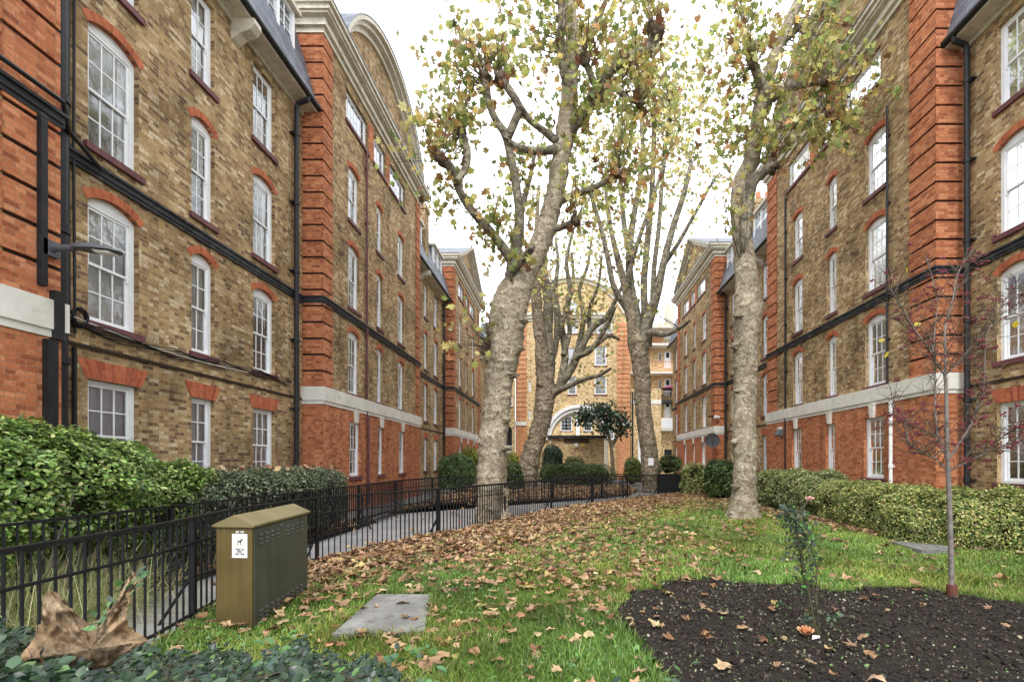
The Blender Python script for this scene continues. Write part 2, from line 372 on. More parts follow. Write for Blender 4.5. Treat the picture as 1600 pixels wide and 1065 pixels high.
oval_f = np.array([(0, 1, 6), (1, 2, 6), (2, 3, 6), (3, 4, 6), (4, 5, 6), (5, 0, 6)])

# ------------------------------------------------------------------ buildings
class Side:
    """u runs along the wall, d stands out from it, z up"""
    def __init__(s, kind, x0, sg): s.k, s.x0, s.sg = kind, x0, sg
    def P(s, u, d, z): return (s.x0 + s.sg * d, u, z) if s.k == 'y' else (u, s.x0 + s.sg * d, z)
    def box(s, mb, u0, u1, d0, d1, z0, z1):
        a, b = s.P(u0, d0, z0), s.P(u1, d1, z1)
        mb.box(a[0], b[0], a[1], b[1], z0, z1)

def arcf(u, u0, u1, rise):
    if rise <= 0: return 0.0
    w = u1 - u0; Rr = (w * w / 4 + rise * rise) / (2 * rise); x = u - (u0 + u1) / 2
    return math.sqrt(max(Rr * Rr - x * x, 0)) - (Rr - rise)

def facade(mb, S, u0, u1, z0, z1, d, ops, reveal=0.12):
    us = {u0, u1}
    for o in ops:
        n = 8 if o[4] > 0 else 1
        for k in range(n + 1): us.add(round(o[0] + (o[1] - o[0]) * k / n, 5))
    us = sorted(us)
    for a, b in zip(us, us[1:]):
        if b - a < 1e-4: continue
        m = (a + b) / 2; za, zb = z0, z0
        for o in sorted([o for o in ops if o[0] < m < o[1]], key=lambda q: q[2]):
            mb.face([S.P(a, d, za), S.P(b, d, zb), S.P(b, d, o[2]), S.P(a, d, o[2])])
            za, zb = o[3] + arcf(a, o[0], o[1], o[4]), o[3] + arcf(b, o[0], o[1], o[4])
            mb.face([S.P(a, d, za), S.P(b, d, zb), S.P(b, d - reveal, zb), S.P(a, d - reveal, za)])
            mb.face([S.P(a, d, o[2]), S.P(b, d, o[2]), S.P(b, d - reveal, o[2]), S.P(a, d - reveal, o[2])])
        mb.face([S.P(a, d, za), S.P(b, d, zb), S.P(b, d, z1), S.P(a, d, z1)])
    for o in ops:
        for u in (o[0], o[1]):
            mb.face([S.P(u, d, o[2]), S.P(u, d, o[3]), S.P(u, d - reveal, o[3]), S.P(u, d - reveal, o[2])])

WCOUNT = [0]
def window(S, root, u0, u1, z0, z1, rise, d, cols=3, rows=2, sill=True, arch=None, keystone=False, cur=None, sash=True):
    WCOUNT[0] += 1
    mb = MB(); df = d - 0.085; w = u1 - u0; fw = min(0.085, w * 0.13)
    S.box(mb, u0, u0 + fw, df - .07, df, z0, z1); S.box(mb, u1 - fw, u1, df - .07, df, z0, z1)
    S.box(mb, u0 + fw, u1 - fw, df - .07, df + .012, z0, z0 + .06); S.box(mb, u0 + fw, u1 - fw, df - .07, df - .003, z1 - .06, z1)
    if rise > 0:
        n = 8
        for k in range(n):
            a, b = u0 + w * k / n, u0 + w * (k + 1) / n
            mb.face([S.P(a, df, z1), S.P(b, df, z1), S.P(b, df, z1 + arcf(b, u0, u1, rise)), S.P(a, df, z1 + arcf(a, u0, u1, rise))])
    ia, ib, ja, jb = u0 + fw, u1 - fw, z0 + .06, z1 - .06; zm = (ja + jb) / 2
    if sash:
        sashes = [(zm - .02, jb, df - .02), (ja, zm + .02, df - .045)]
    else: sashes = [(ja, jb, df - .02)]
    panes = MB(); bt = .011
    for (a, b, dd) in sashes:
        st = .036
        S.box(mb, ia, ia + st, dd - .025, dd, a, b); S.box(mb, ib - st, ib, dd - .025, dd, a, b)
        S.box(mb, ia + st, ib - st, dd - .025, dd, b - .04, b); S.box(mb, ia + st, ib - st, dd - .025, dd, a, a + (.055 if dd < df - .03 else .04))
        for k in range(1, cols):
            u = ia + st + (ib - ia - 2 * st) * k / cols; S.box(mb, u - bt, u + bt, dd - .02, dd - .004, a + .04, b - .04)
        for k in range(1, rows):
            z = a + (b - a) * k / rows; S.box(mb, ia + st, ib - st, dd - .021, dd - .005, z - bt, z + bt)
        panes.face([S.P(ia, dd - .0125, a), S.P(ib, dd - .0125, a), S.P(ib, dd - .0125, b), S.P(ia, dd - .0125, b)])
    if sash:   # sash horns
        for u in (ia + .018, ib - .018): S.box(mb, u - .014, u + .014, df - .045, df - .022, zm - .085, zm - .021)
    wo = mb.build('window', M['white'], root)
    panes.build('pane', M['glass'], wo)
    c = MB(); dc = df - .10
    cur = cur or random.choice(['net', 'net', 'net', 'half', 'blind', 'net', 'blindfull', 'dark'])
    if cur in ('net', 'lilac', 'blindfull'):
        c.face([S.P(u0, dc, z0), S.P(u1, dc, z0), S.P(u1, dc, z1 + rise), S.P(u0, dc, z1 + rise)])
        c.build('curtain', M['net'] if cur == 'net' else (M['lilac'] if cur == 'lilac' else M['blind']), wo)
    elif cur == 'half':
        g = random.uniform(.22, .36) * w
        for a, b in ((u0, u0 + g), (u1 - g, u1)):
            c.face([S.P(a, dc, z0), S.P(b, dc, z0), S.P(b, dc, z1 + rise), S.P(a, dc, z1 + rise)])
        c.build('curtain', M['net'], wo)
    elif cur == 'blind':
        zz = z0 + (z1 - z0) * random.uniform(.3, .7)
        c.face([S.P(u0, dc, zz), S.P(u1, dc, zz), S.P(u1, dc, z1 + rise), S.P(u0, dc, z1 + rise)])
        c.build('blind', M['blind'], wo)
    if sill:
        q = MB(); S.box(q, u0 - .07, u1 + .07, d - .1, d + .06, z0 - .1, z0 + .005); q.build('sill', M['sill'], wo)
    if arch:
        q = MB()
        if arch == 'flat':
            h, sp, n = .3, .17, 10
            for k in range(n):
                t0, t1 = k / n, (k + 1) / n
                lo = [u0 - .04 + (w + .08) * t for t in (t0, t1)]; hi = [u0 - sp + (w + 2 * sp) * t for t in (t0, t1)]
                q.face([S.P(lo[0], d + .008, z1), S.P(lo[1], d + .008, z1), S.P(hi[1], d + .008, z1 + h), S.P(hi[0], d + .008, z1 + h)],
                       [(0, lo[0]), (0, lo[1]), (.3, lo[1]), (.3, lo[0])])
            a, b = [S.P(u0 - .04, d + .008, z1), S.P(u1 + .04, d + .008, z1)], [S.P(u0 - .04, d - .02, z1), S.P(u1 + .04, d - .02, z1)]
            q.face([a[0], a[1], b[1], b[0]])
        else:
            th = .14 if arch == 'ring' else .11; n = 12
            Rr = (w * w / 4 + rise * rise) / (2 * rise); al = math.asin(min(1, (w / 2) / Rr)) * 1.06; um = (u0 + u1) / 2; zc = z1 + rise - Rr
            pt = lambda r, t, dd: S.P(um + r * math.sin(t), dd, zc + r * math.cos(t))
            for k in range(n):
                t0, t1 = -al + 2 * al * k / n, -al + 2 * al * (k + 1) / n
                q.face([pt(Rr, t0, d + .008), pt(Rr, t1, d + .008), pt(Rr + th, t1, d + .008), pt(Rr + th, t0, d + .008)],
                       [(0, Rr * t0 + 5), (0, Rr * t1 + 5), (th, Rr * t1 + 5), (th, Rr * t0 + 5)])
                q.face([pt(Rr, t0, d + .008), pt(Rr, t1, d + .008), pt(Rr - .003, t1, d - .1), pt(Rr - .003, t0, d - .1)])
                q.face([pt(Rr + th, t0, d + .008), pt(Rr + th, t1, d + .008), pt(Rr + th, t1, d - .01), pt(Rr + th, t0, d - .01)])
        q.build('brick_arch', M['gauged'], wo)
    return wo

SILL = [1.15, 3.76, 6.47, 9.2]
HEAD = [(2.88, 0), (5.63, .14), (8.34, .14), (10.82, .13)]

def quoin(S, root, u0, u1, d1, z0, z1, mat, ret_lo=-0.35):
    mb = MB(); bh = .45; z = z0; g = .055
    lo = min(u0, u1); hi = max(u0, u1)
    while z < z1 - .05:
        zt = min(z + bh - g, z1); mb.cur = 0
        S.box(mb, lo, hi, ret_lo, d1 + .04, z, zt); z += bh
    mb.cur = 1; S.box(mb, lo + .035, hi - .02, ret_lo, d1 + .004, z0 - .02, z1 - .01)
    return mb.build('quoin', [mat, M['groove']], root)

def pavilion(S, root, u0, u1, dp, wins, attic, qw, gable, far=False, nwin=True, base_z=3.3, arch_curs=None):
    stock, red = M['stock'], M['red']
    # ground storey in red brick
    ops0 = [(a, b, SILL[0], HEAD[0][0], 0) for a, b in wins]
    mb = MB(); facade(mb, S, u0 - .045, u1 + .045, -0.1, base_z, dp + .045, ops0, .16)
    for u in (u0 - .045, u1 + .045):
        mb.face([S.P(u, -.4, -.1), S.P(u, dp + .045, -.1), S.P(u, dp + .045, base_z), S.P(u, -.4, base_z)])
    mb.build('ground_storey_wall', red, root)
    ops = [(a, b, SILL[f], HEAD[f][0], HEAD[f][1]) for f in (1, 2, 3) for a, b in wins]
    ops += [(a, b, 12.2, 13.2, 0) for a, b in attic]
    mb = MB(); facade(mb, S, u0 + .02, u1 - .02, base_z, 13.75, dp, ops)
    for u in (u0 + .02, u1 - .02):
        mb.face([S.P(u, -5, base_z), S.P(u, dp, base_z), S.P(u, dp, 14.1), S.P(u, -5, 14.1)])
    mb.build('wall', stock, root)
    quoin(S, root, u0 - .04, u0 + qw, dp, 3.72, 13.5, red); quoin(S, root, u1 - qw, u1 + .04, dp, 3.72, 13.5, red)
    if attic:
        for (a, b), (c, e) in zip(attic, attic[1:]): mb = MB(); S.box(mb, b + .03, c - .03, dp - .05, dp + .02, 12.1, 13.3); mb.build('brick_panel', red, root)
    mb = MB(); S.box(mb, u0 - .1, u1 + .1, -.3, dp + .1, base_z + .02, 3.7); S.box(mb, u0 - .07, u1 + .07, -.3, dp + .07, base_z - .08, base_z + .02); mb.build('band_course', M['white_stone'], root)
    mb = MB(); S.box(mb, u0 - .07, u1 + .07, -.3, dp + .075, 6.08, 6.17); S.box(mb, u0 - .05, u1 + .05, -.3, dp + .055, 6.02, 6.08); S.box(mb, u0 - .1, u1 + .1, -.3, dp + .11, 6.17, 6.21); mb.build('string_course', M['string'], root)
    mb = MB()
    for zz, ze, pr in ((13.5, 13.64, .07), (13.64, 13.84, .16), (13.84, 13.9, .3), (13.9, 14.02, .36), (14.02, 14.12, .44)):
        S.box(mb, u0 - pr, u1 + pr, -1.2, dp + pr, zz, ze)
    mb.build('cornice', M['cream'], root)
    for f in range(4):
        for i, (a, b) in enumerate(wins):
            cl = 3 if b - a > .68 else 2
            wo = window(S, root, a, b, SILL[f], HEAD[f][0], HEAD[f][1], dp + (.045 if f == 0 else 0), cl, 2, True, None if f == 0 else 'ring')
            if f == 0:
                m = (a + b) / 2; k = MB()
                k.prism([S.P(m - .07, dp + .03, 2.86), S.P(m + .07, dp + .03, 2.86), S.P(m + .12, dp + .03, 3.24), S.P(m - .12, dp + .03, 3.24)],
                        [S.P(m - .07, dp + .12, 2.86), S.P(m + .07, dp + .12, 2.86), S.P(m + .12, dp + .13, 3.24), S.P(m - .12, dp + .13, 3.24)])
                k.build('keystone', M['white_stone'], wo)
    for a, b in attic:
        window(S, root, a, b, 12.2, 13.2, 0, dp, max(4, int((b - a) / .27)), 2, True, None, cur='net' if random.random() < .5 else 'dark', sash=False)
    # gable over the cornice
    if gable == 'arc':
        g0, g1, rise, n = u0 + .95, u1 - .95, 2.25, 24; zb = 14.1
        f = lambda u, e=0.0: zb + arcf(u, g0, g1, rise)
        mb = MB()
        for k in range(n):
            a, b = g0 + (g1 - g0) * k / n, g0 + (g1 - g0) * (k + 1) / n
            mb.face([S.P(a, dp, zb - .02), S.P(b, dp, zb - .02), S.P(b, dp, f(b)), S.P(a, dp, f(a))])
        mb.build('gable', stock, root)
        w = g1 - g0; Rr = (w * w / 4 + rise * rise) / (2 * rise); um = (g0 + g1) / 2; zc = zb + rise - Rr; al = math.asin(w / 2 / Rr)
        mb = MB(); rf = MB()
        pt = lambda r, t, dd: S.P(um + r * math.sin(t), dd, zc + r * math.cos(t))
        for k in range(n):
            t0, t1 = -al + 2 * al * k / n, -al + 2 * al * (k + 1) / n
            for r0, r1, dd in ((Rr - .06, Rr + .1, .1), (Rr + .1, Rr + .22, .28), (Rr + .22, Rr + .36, .42)):
                mb.face([pt(r0, t0, dp + dd), pt(r0, t1, dp + dd), pt(r1, t1, dp + dd), pt(r1, t0, dp + dd)])
                mb.face([pt(r0, t0, dp + dd), pt(r0, t1, dp + dd), pt(r0, t1, dp - .02), pt(r0, t0, dp - .02)])
            rf.face([pt(Rr + .36, t0, dp + .45), pt(Rr + .36, t1, dp + .45), pt(Rr + .36, t1, dp - 4.5), pt(Rr + .36, t0, dp - 4.5)])
            rf.face([pt(Rr + .36, t0, dp + .45), pt(Rr + .36, t1, dp + .45), pt(Rr + .33, t1, dp + .42), pt(Rr + .33, t0, dp + .42)])
        mb.build('gable_moulding', M['cream'], root); rf.build('roof', M['slate'], root)
    elif gable == 'tri':
        g0, g1, zb, zt = u0 + .3, u1 - .3, 14.1, 16.3; um = (g0 + g1) / 2
        mb = MB(); mb.face([S.P(g0, dp, zb - .02), S.P(g1, dp, zb - .02), S.P(um, dp, zt)]); mb.build('gable', stock, root)
        mb = MB(); rf = MB()
        for a, b in ((g0, um), (g1, um)):
            for h0, h1, dd in ((-.02, .14, .1), (.14, .26, .26), (.26, .36, .4)):
                mb.prism([S.P(a, dp - .03, zb + h0), S.P(b, dp - .03, zt + h0), S.P(b, dp - .03, zt + h1), S.P(a, dp - .03, zb + h1)],
                         [S.P(a, dp + dd, zb + h0), S.P(b, dp + dd, zt + h0), S.P(b, dp + dd, zt + h1), S.P(a, dp + dd, zb + h1)])
            rf.face([S.P(a, dp + .43, zb + .37), S.P(b, dp + .43, zt + .37), S.P(b, dp - 4.5, zt + .37), S.P(a, dp - 4.5, zb + .37)])
        mb.build('gable_moulding', M['cream'], root); rf.build('roof', M['slate'], root)
    mb = MB(); S.box(mb, u0 - .46, u1 + .46, -5, dp + .46, 14.12, 14.16); mb.build('lead_flashing', M['steel'], root)
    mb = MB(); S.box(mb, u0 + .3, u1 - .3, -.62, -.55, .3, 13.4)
    mb.build('unlit_room_backing', M['darkroom'], root)

def dormer(S, root, a, b):
    mb = MB(); z0, z1, df = 12.2, 13.5, .12
    S.box(mb, a, b, -1.0, df - .1, z0 - .05, z1); dm = mb.build('dormer', M['slate'], root)
    q = MB(); S.box(q, a - .12, b + .12, -1.0, df + .12, z1, z1 + .12); q.build('dormer_roof', M['cream'], dm)
    m = (a + b) / 2
    q = MB()
    S.box(q, a, a + .1, df - .1, df, z0, z1); S.box(q, b - .1, b, df - .1, df, z0, z1); S.box(q, m - .06, m + .06, df - .1, df - .004, z0, z1)
    S.box(q, a + .1, b - .1, df - .1, df + .01, z0, z0 + .08); S.box(q, a + .1, b - .1, df - .1, df - .008, z1 - .08, z1)
    for x0, x1 in ((a + .1, m - .06), (m + .06, b - .1)):
        for k in (1,): S.box(q, (x0 + x1) / 2 - .012, (x0 + x1) / 2 + .012, df - .08, df - .05, z0 + .08, z1 - .08)
        for k in (1, 2, 3): zz = z0 + (z1 - z0) * k / 4; S.box(q, x0, x1, df - .082, df - .052, zz - .012, zz + .012)
    q.build('dormer_window', M['white'], dm)
    q = MB(); q.face([S.P(a + .1, df - .09, z0), S.P(b - .1, df - .09, z0), S.P(b - .1, df - .09, z1), S.P(a + .1, df - .09, z1)]); q.build('dormer_pane', M['glass'], dm)

def recess(S, root, u0, u1, wins, pipe_u=None, dormers=(), bracket=None, chimney=None, curs=None):
    ops = [(a, b, SILL[f], (HEAD[f][0] if f < 3 else 11.0), (HEAD[f][1] if f < 3 else 0)) for f in range(4) for a, b in wins]
    mb = MB(); facade(mb, S, u0 - .05, u1 + .05, -.1, 11.4, 0, ops); mb.build('wall', M['stock'], root)
    mb = MB(); S.box(mb, u0, u1, -.05, .07, 6.06, 6.15); S.box(mb, u0, u1, -.05, .05, 6.0, 6.06); S.box(mb, u0, u1, -.05, .1, 6.15, 6.19); mb.build('string_course', M['string'], root)
    mb = MB(); S.box(mb, u0, u1, -.05, .035, 3.33, 3.38); mb.build('brick_string', M['groove'], root)
    for f in range(4):
        for i, (a, b) in enumerate(wins):
            cl = 3 if b - a > .68 else 2
            cu = curs.get((f, i)) if curs else None
            window(S, root, a, b, SILL[f], ops[f * len(wins) + i][3], ops[f * len(wins) + i][4], 0, cl, 2, True, 'flat' if f == 0 else ('ring' if f < 3 else None), cur=cu)
    mb = MB(); S.box(mb, u0, u1, -.05, .42, 11.3, 11.4); S.box(mb, u0, u1, -.05, .05, 11.2, 11.3); mb.build('eaves', M['cream'], root)
    mb = MB(); mb.tube([S.P(u0 + .02, .47, 11.41), S.P(u1 - .02, .47, 11.41)], [.075, .075], 10); S.box(mb, u0 + .02, u1 - .02, .4, .43, 11.36, 11.5); mb.build('gutter', M['pipe'], root)
    mb = MB()
    mb.face([S.P(u0, .43, 11.47), S.P(u1, .43, 11.47), S.P(u1, -.22, 13.75), S.P(u0, -.22, 13.75)], [(u0, 0), (u1, 0), (u1, 2.4), (u0, 2.4)])
    mb.face([S.P(u0, -.22, 13.75), S.P(u1, -.22, 13.75), S.P(u1, -5, 14.0), S.P(u0, -5, 14.0)])
    mb.build('roof', M['slate'], root)
    for a, b in dormers: dormer(S, root, a, b)
    if bracket:
        mb = MB(); prof = [(0, 11.3), (.5, 11.3), (.52, 11.18), (.42, 11.06), (.2, 10.98), (.05, 10.86), (0, 10.84)]
        mb.prism([S.P(bracket - .12, d, z) for d, z in prof], [S.P(bracket + .12, d, z) for d, z in prof]); mb.build('bracket', M['cream'], root)
    if chimney:
        a, b = chimney; mb = MB(); S.box(mb, a, b, -1.3, .2, 12.0, 14.7); S.box(mb, a - .05, b + .05, -1.35, .25, 14.55, 14.8); ch = mb.build('chimney', M['stock'], root)
        for k in (-.05, -.5, -.95):
            q = MB(); p = S.P((a + b) / 2, k, 14.78); q.tube([p, (p[0], p[1], p[2] + .12), (p[0], p[1], p[2] + .5)], [.15, .13, .12], 10); q.build('chimney_pot', M['terracotta'], ch, True)
    if pipe_u is not None: downpipe(S, root, pipe_u, .13, .06, 0, 11.05, bend=.45)
    mb = MB(); S.box(mb, u0 + .1, u1 - .1, -.62, -.55, .3, 11.2); mb.build('unlit_room_backing', M['darkroom'], root)

def downpipe(S, root, u, d, r, z0, z1, bend=0, name='drainpipe', mat=None):
    mb = MB(); pts = [S.P(u, d, z0), S.P(u, d, z1)]; rr = [r, r]
    if bend: pts += [S.P(u, d + .03, z1 + .12), S.P(u, d + bend - .15, z1 + .22), S.P(u, bend + .01, z1 + .36)]; rr += [r, r, r]
    mb.tube(pts, rr, 12)
    z = z0 + 1.2
    while z < z1:
        mb.tube([S.P(u, d, z - .06), S.P(u, d, z - .05), S.P(u, d, z + .05), S.P(u, d, z + .06)], [r, r * 1.3, r * 1.3, r], 12); S.box(mb, u - r * 1.9, u + r * 1.9, 0, d - r * .5, z - .02, z + .02); z += 1.83
    return mb.build(name, mat or M['pipe'], root, False)

# left terrace
L = Side('y', -7.25, 1); DL = .55
left = thing('terrace_building', 'long brick terrace on the left behind the big glossy hedge, curved gable midway', 'building', (-7.25, 20, 0))
pw = [(1.6, 2.42), (3.9, 4.45), (6.1, 6.85)]; pa = [(1.45, 3.1), (3.6, 4.75), (5.15, 6.95)]
sh = lambda l, o: [(a + o, b + o) for a, b in l]
pavilion(L, left, 1.0, 6.32, DL, [(3.2, 4.0)], [], .62, None)
rwl = [(1.0, 1.88), (3.04, 3.66), (4.9, 5.75)]
recess(L, left, 6.32, 13.36, sh(rwl, 6.32), 12.82, [(6.9, 8.6), (11.3, 12.75)], 10.6, None, {(0, 0): 'lilac', (1, 0): 'blindfull', (0, 1): 'lilac', (1, 1): 'net', (0, 2): 'net', (1, 2): 'dark', (2, 0): 'half', (2, 1): 'dark', (2, 2): 'half', (3, 2): 'dark', (3, 1): 'blind'})
pavilion(L, left, 13.36, 22.3, DL, sh(pw, 13.36), sh(pa, 13.36), .52, 'arc')
recess(L, left, 22.3, 29.2, sh(rwl[1:], 22.0), 28.75, [(22.75, 24.2), (26.4, 28.2)], 24.35, (24.5, 25.2))
pavilion(L, left, 29.2, 38.2, DL, sh(pw, 29.2), sh(pa, 29.2), .52, 'tri')
recess(L, left, 38.2, 45.2, sh(rwl[1:2], 38.2))
downpipe(L, left, 16.25, DL + .06, .035, 3.0, 12.1, name='waste_pipe', mat=M['sill'])
downpipe(L, left, 16.25, DL + .11, .04, 0.2, 3.2, name='waste_pipe', mat=M['sill'])
downpipe(L, left, 6.72, .2, .09, 0, 11.3, bend=.42)
mb = MB()
for x in (7.0, 7.08): mb.tube([L.P(x, .05, 3.5), L.P(x - .02, .05, 6.0), L.P(x, .05, 11.2)], [.018] * 3, 6)
mb.tube([L.P(7.05, .07, .2), L.P(7.05, .07, 3.3)], [.03, .03], 8)
for k in range(5):
    z = 3.6 + k * .025; pts = [L.P(6.9 + i * .32, .05 + .012 * k, z + .035 * math.sin(i * 1.7 + k) - .05 * math.sin(i * math.pi / 9.5)) for i in range(19)]
    mb.tube(pts, [.011] * 19, 5)
for k in range(3):
    pts = [L.P(7.1 + .12 * math.sin(t * .7), .07 + .02 * k, 3.72 + .13 * math.cos(t * .7) + .02 * k) for t in range(10)]; mb.tube(pts, [.014] * 10, 5)
mb.build('cable', M['black'], left)
mb = MB(); pts = [L.P(6.9 + i * .5, .09, 3.74 - .1 * math.sin(i * math.pi / 8) - i * .012) for i in range(9)]; mb.tube(pts, [.008] * 9, 5); mb.build('pale_cable', M['white_stone'], left)
mb = MB(); L.box(mb, 6.07, 6.15, DL + .03, DL + .1, 3.85, 6.0); L.box(mb, 6.22, 6.34, DL + .02, DL + .12, 3.2, 3.83); L.box(mb, 6.13, 6.26, DL + .03, DL + .12, .3, 3.18)
mb.tube([L.P(4.5, DL + .14, 6.32), L.P(6.3, DL + .14, 6.32), L.P(6.75, .3, 6.25), L.P(7.4, .14, 6.1)], [.03] * 4, 8); mb.build('cable_duct', M['pipe'], left)
mb = MB(); L.box(mb, 6.4, 6.47, DL - .08, DL + .04, 3.36, 3.7); mb.build('junction_box', M['white_stone'], left)

# right terrace
Rt = Side('y', 9.4, -1); DR = .6
right = thing('terrace_building', 'long brick terrace on the right behind the variegated hedge and the berry sapling', 'building', (9.4, 20, 0))
rw = lambda e: [(e - 5.95, e - 5.1), (e - 3.9, e - 3.3), (e - 1.82, e - .92)]
recess(Rt, right, 3.0, 11.32, rw(11.32), 11.02, [(9.2, 10.85)], None, None, {(0, 2): 'net', (1, 2): 'half', (2, 2): 'blindfull', (3, 2): 'net'})
rpw = [(1.78, 2.66), (4.14, 4.68), (6.33, 7.06)]; rpa = [(2.0, 3.75), (4.3, 5.4), (5.8, 7.5)]
pavilion(Rt, right, 11.32, 20.6, DR, sh(rpw, 11.32), sh(rpa, 11.32), .85, 'arc')
recess(Rt, right, 20.6, 27.8, rw(27.8), 27.4, [(21.7, 23.4), (25.7, 27.2)], 22.6, (24.0, 24.7))
pavilion(Rt, right, 27.8, 36.8, DR, sh(rpw, 27.8), sh(rpa, 27.8), .7, 'tri')
recess(Rt, right, 36.8, 41.2, [(37.5, 38.2), (39.6, 40.3)])
downpipe(Rt, right, 12.95, DR + .06, .03, 3.72, 11.2, name='waste_pipe', mat=M['pipe'])
downpipe(Rt, right, 12.75, DR + .1, .045, .3, 3.25, name='waste_pipe', mat=M['white'])
downpipe(Rt, right, 18.9, DR + .06, .035, .3, 12.0, name='waste_pipe', mat=M['pipe'])

# far archway building: front at Y=46 facing the camera
Fa = Side('x', 46.0, -1)
arch = thing('archway_building', 'sunny yellow brick block closing the far end with a wide pale arch', 'building', (0.9, 46, 0))
q = lambda x: (x - VX) / F * 46.0
zz = lambda y: EYE - (y - VY) / F * 46.0
ac, ar = q(905), 2.75; az = 3.75
fx0, fx1 = q(806), q(985)
fw = [(q(887), q(901), zz(616), zz(588)), (q(929), q(948), zz(616), zz(587)), (q(887), q(901), zz(571), zz(543)), (q(929), q(948), zz(571), zz(541)), (q(884), q(902), zz(521), zz(503)), (q(917), q(957), zz(521), zz(503)),
      (q(887), q(903), zz(487), zz(471)), (q(826), q(829.5), zz(611), zz(595)), (q(826), q(829.5), zz(655), zz(640)), (q(953), q(957), zz(655), zz(638))]
mb = MB(); facade(mb, Fa, fx0, fx1, 0, zz(492), 0, [(a, b, c, e, 0) for i_, (a, b, c, e) in enumerate(fw) if i_ != 6] + [(ac - ar, ac + ar, -.05, az, ar - .01)], .25)
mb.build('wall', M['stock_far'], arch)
for i, (a, b, c, e) in enumerate(fw):
    window(Fa, arch, a, b, c, e, 0, .2 if i == 6 else 0, 5 if b - a > 1.5 else (3 if b - a > .7 else 1), 2 if i < 7 else 3, i < 6, None, cur=random.choice(['net', 'net', 'half']))
mb = MB(); n = 20
for k in range(n):
    t0, t1 = math.pi * k / n, math.pi * (k + 1) / n
    pt = lambda r, t, d: Fa.P(ac - r * math.cos(t), d, az + r * math.sin(t))
    for r0, r1, d in ((ar - .02, ar + .3, .12), (ar + .3, ar + .62, .3)):
        mb.face([pt(r0, t0, d), pt(r0, t1, d), pt(r1, t1, d), pt(r1, t0, d)]); mb.face([pt(r0, t0, d), pt(r0, t1, d), pt(r0, t1, -.3), pt(r0, t0, -.3)]); mb.face([pt(r1, t0, d), pt(r1, t1, d), pt(r1, t1, 0), pt(r1, t0, 0)])
mb.build('arch_moulding', M['white'], arch)
mb = MB()
for k in range(n):
    t0, t1 = math.pi * k / n, math.pi * (k + 1) / n
    mb.face([pt(ar, t0, -.25), pt(ar, t1, -.25), pt(ar, t1, -4), pt(ar, t0, -4)])
for s in (-1, 1): mb.face([Fa.P(ac + s * ar, -.25, 0), Fa.P(ac + s * ar, -.25, az), Fa.P(ac + s * ar, -4, az), Fa.P(ac + s * ar, -4, 0)])
mb.build('passage_vault', M['cream'], arch)
for a, b in ((q(806), q(822.5)), (q(964), q(984))):
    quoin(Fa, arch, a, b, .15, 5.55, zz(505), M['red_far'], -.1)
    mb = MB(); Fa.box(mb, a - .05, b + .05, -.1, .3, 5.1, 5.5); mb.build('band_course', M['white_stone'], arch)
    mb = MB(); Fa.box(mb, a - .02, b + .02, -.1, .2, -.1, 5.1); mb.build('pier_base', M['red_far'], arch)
mb = MB()
for z0, z1, pr in ((zz(502), zz(498), .12), (zz(498), zz(494), .3), (zz(494), zz(490), .45)): Fa.box(mb, fx0 - pr, q(960), -.1, pr, z0, z1)
mb.build('cornice', M['cream'], arch)
gw0, gw1, gr, gz = fx0 + .6, fx1 - .6, 3.2, zz(492)
mb = MB(); ml = MB(); gR = ((gw1 - gw0) ** 2 / 4 + gr * gr) / (2 * gr); gal_ = math.asin((gw1 - gw0) / 2 / gR); gc = gz + gr - gR
for k in range(24):
    t0, t1 = -gal_ + 2 * gal_ * k / 24, -gal_ + 2 * gal_ * (k + 1) / 24; gq = lambda r, t, d: Fa.P((gw0 + gw1) / 2 + r * math.sin(t), d, gc + r * math.cos(t))
    a_, b_ = gq(gR, t0, 0), gq(gR, t1, 0); mb.face([Fa.P(a_[0], 0, gz - .02), Fa.P(b_[0], 0, gz - .02), b_, a_])
    for r0, r1, d in ((gR - .06, gR + .25, .15), (gR + .25, gR + .5, .4)):
        ml.face([gq(r0, t0, d), gq(r0, t1, d), gq(r1, t1, d), gq(r1, t0, d)]); ml.face([gq(r0, t0, d), gq(r0, t1, d), gq(r0, t1, -.02), gq(r0, t0, -.02)])
    ml.face([gq(gR + .5, t0, .4), gq(gR + .5, t1, .4), gq(gR + .5, t1, -5), gq(gR + .5, t0, -5)])
mb.build('gable', M['stock_far'], arch); ml.build('gable_moulding', M['cream'], arch)
mb = MB(); mb.face([(fx0, 46, 0), (fx0, 52, 0), (fx0, 52, gz), (fx0, 46, gz)]); mb.face([(fx1, 46, 0), (fx1, 52, 0), (fx1, 52, gz), (fx1, 46, gz)]); mb.build('side_wall', M['stock_far'], arch)
for x in (804, 988):
    mb = MB(); mb.tube([(q(x), 45.85, 0), (q(x), 45.85, zz(595 if x < 900 else 612))], [.08, .08], 8); mb.build('drainpipe', M['pipe'], arch)
mb = MB(); Fa.box(mb, fx0 + .3, ac - ar - .1, -.7, -.6, .2, 15.4); Fa.box(mb, ac + ar + .1, fx1 - .3, -.7, -.6, .2, 15.4); Fa.box(mb, ac - ar - .1, ac + ar + .1, -.7, -.6, az + ar + .3, 15.4); mb.build('unlit_room_backing', M['darkroom'], arch)

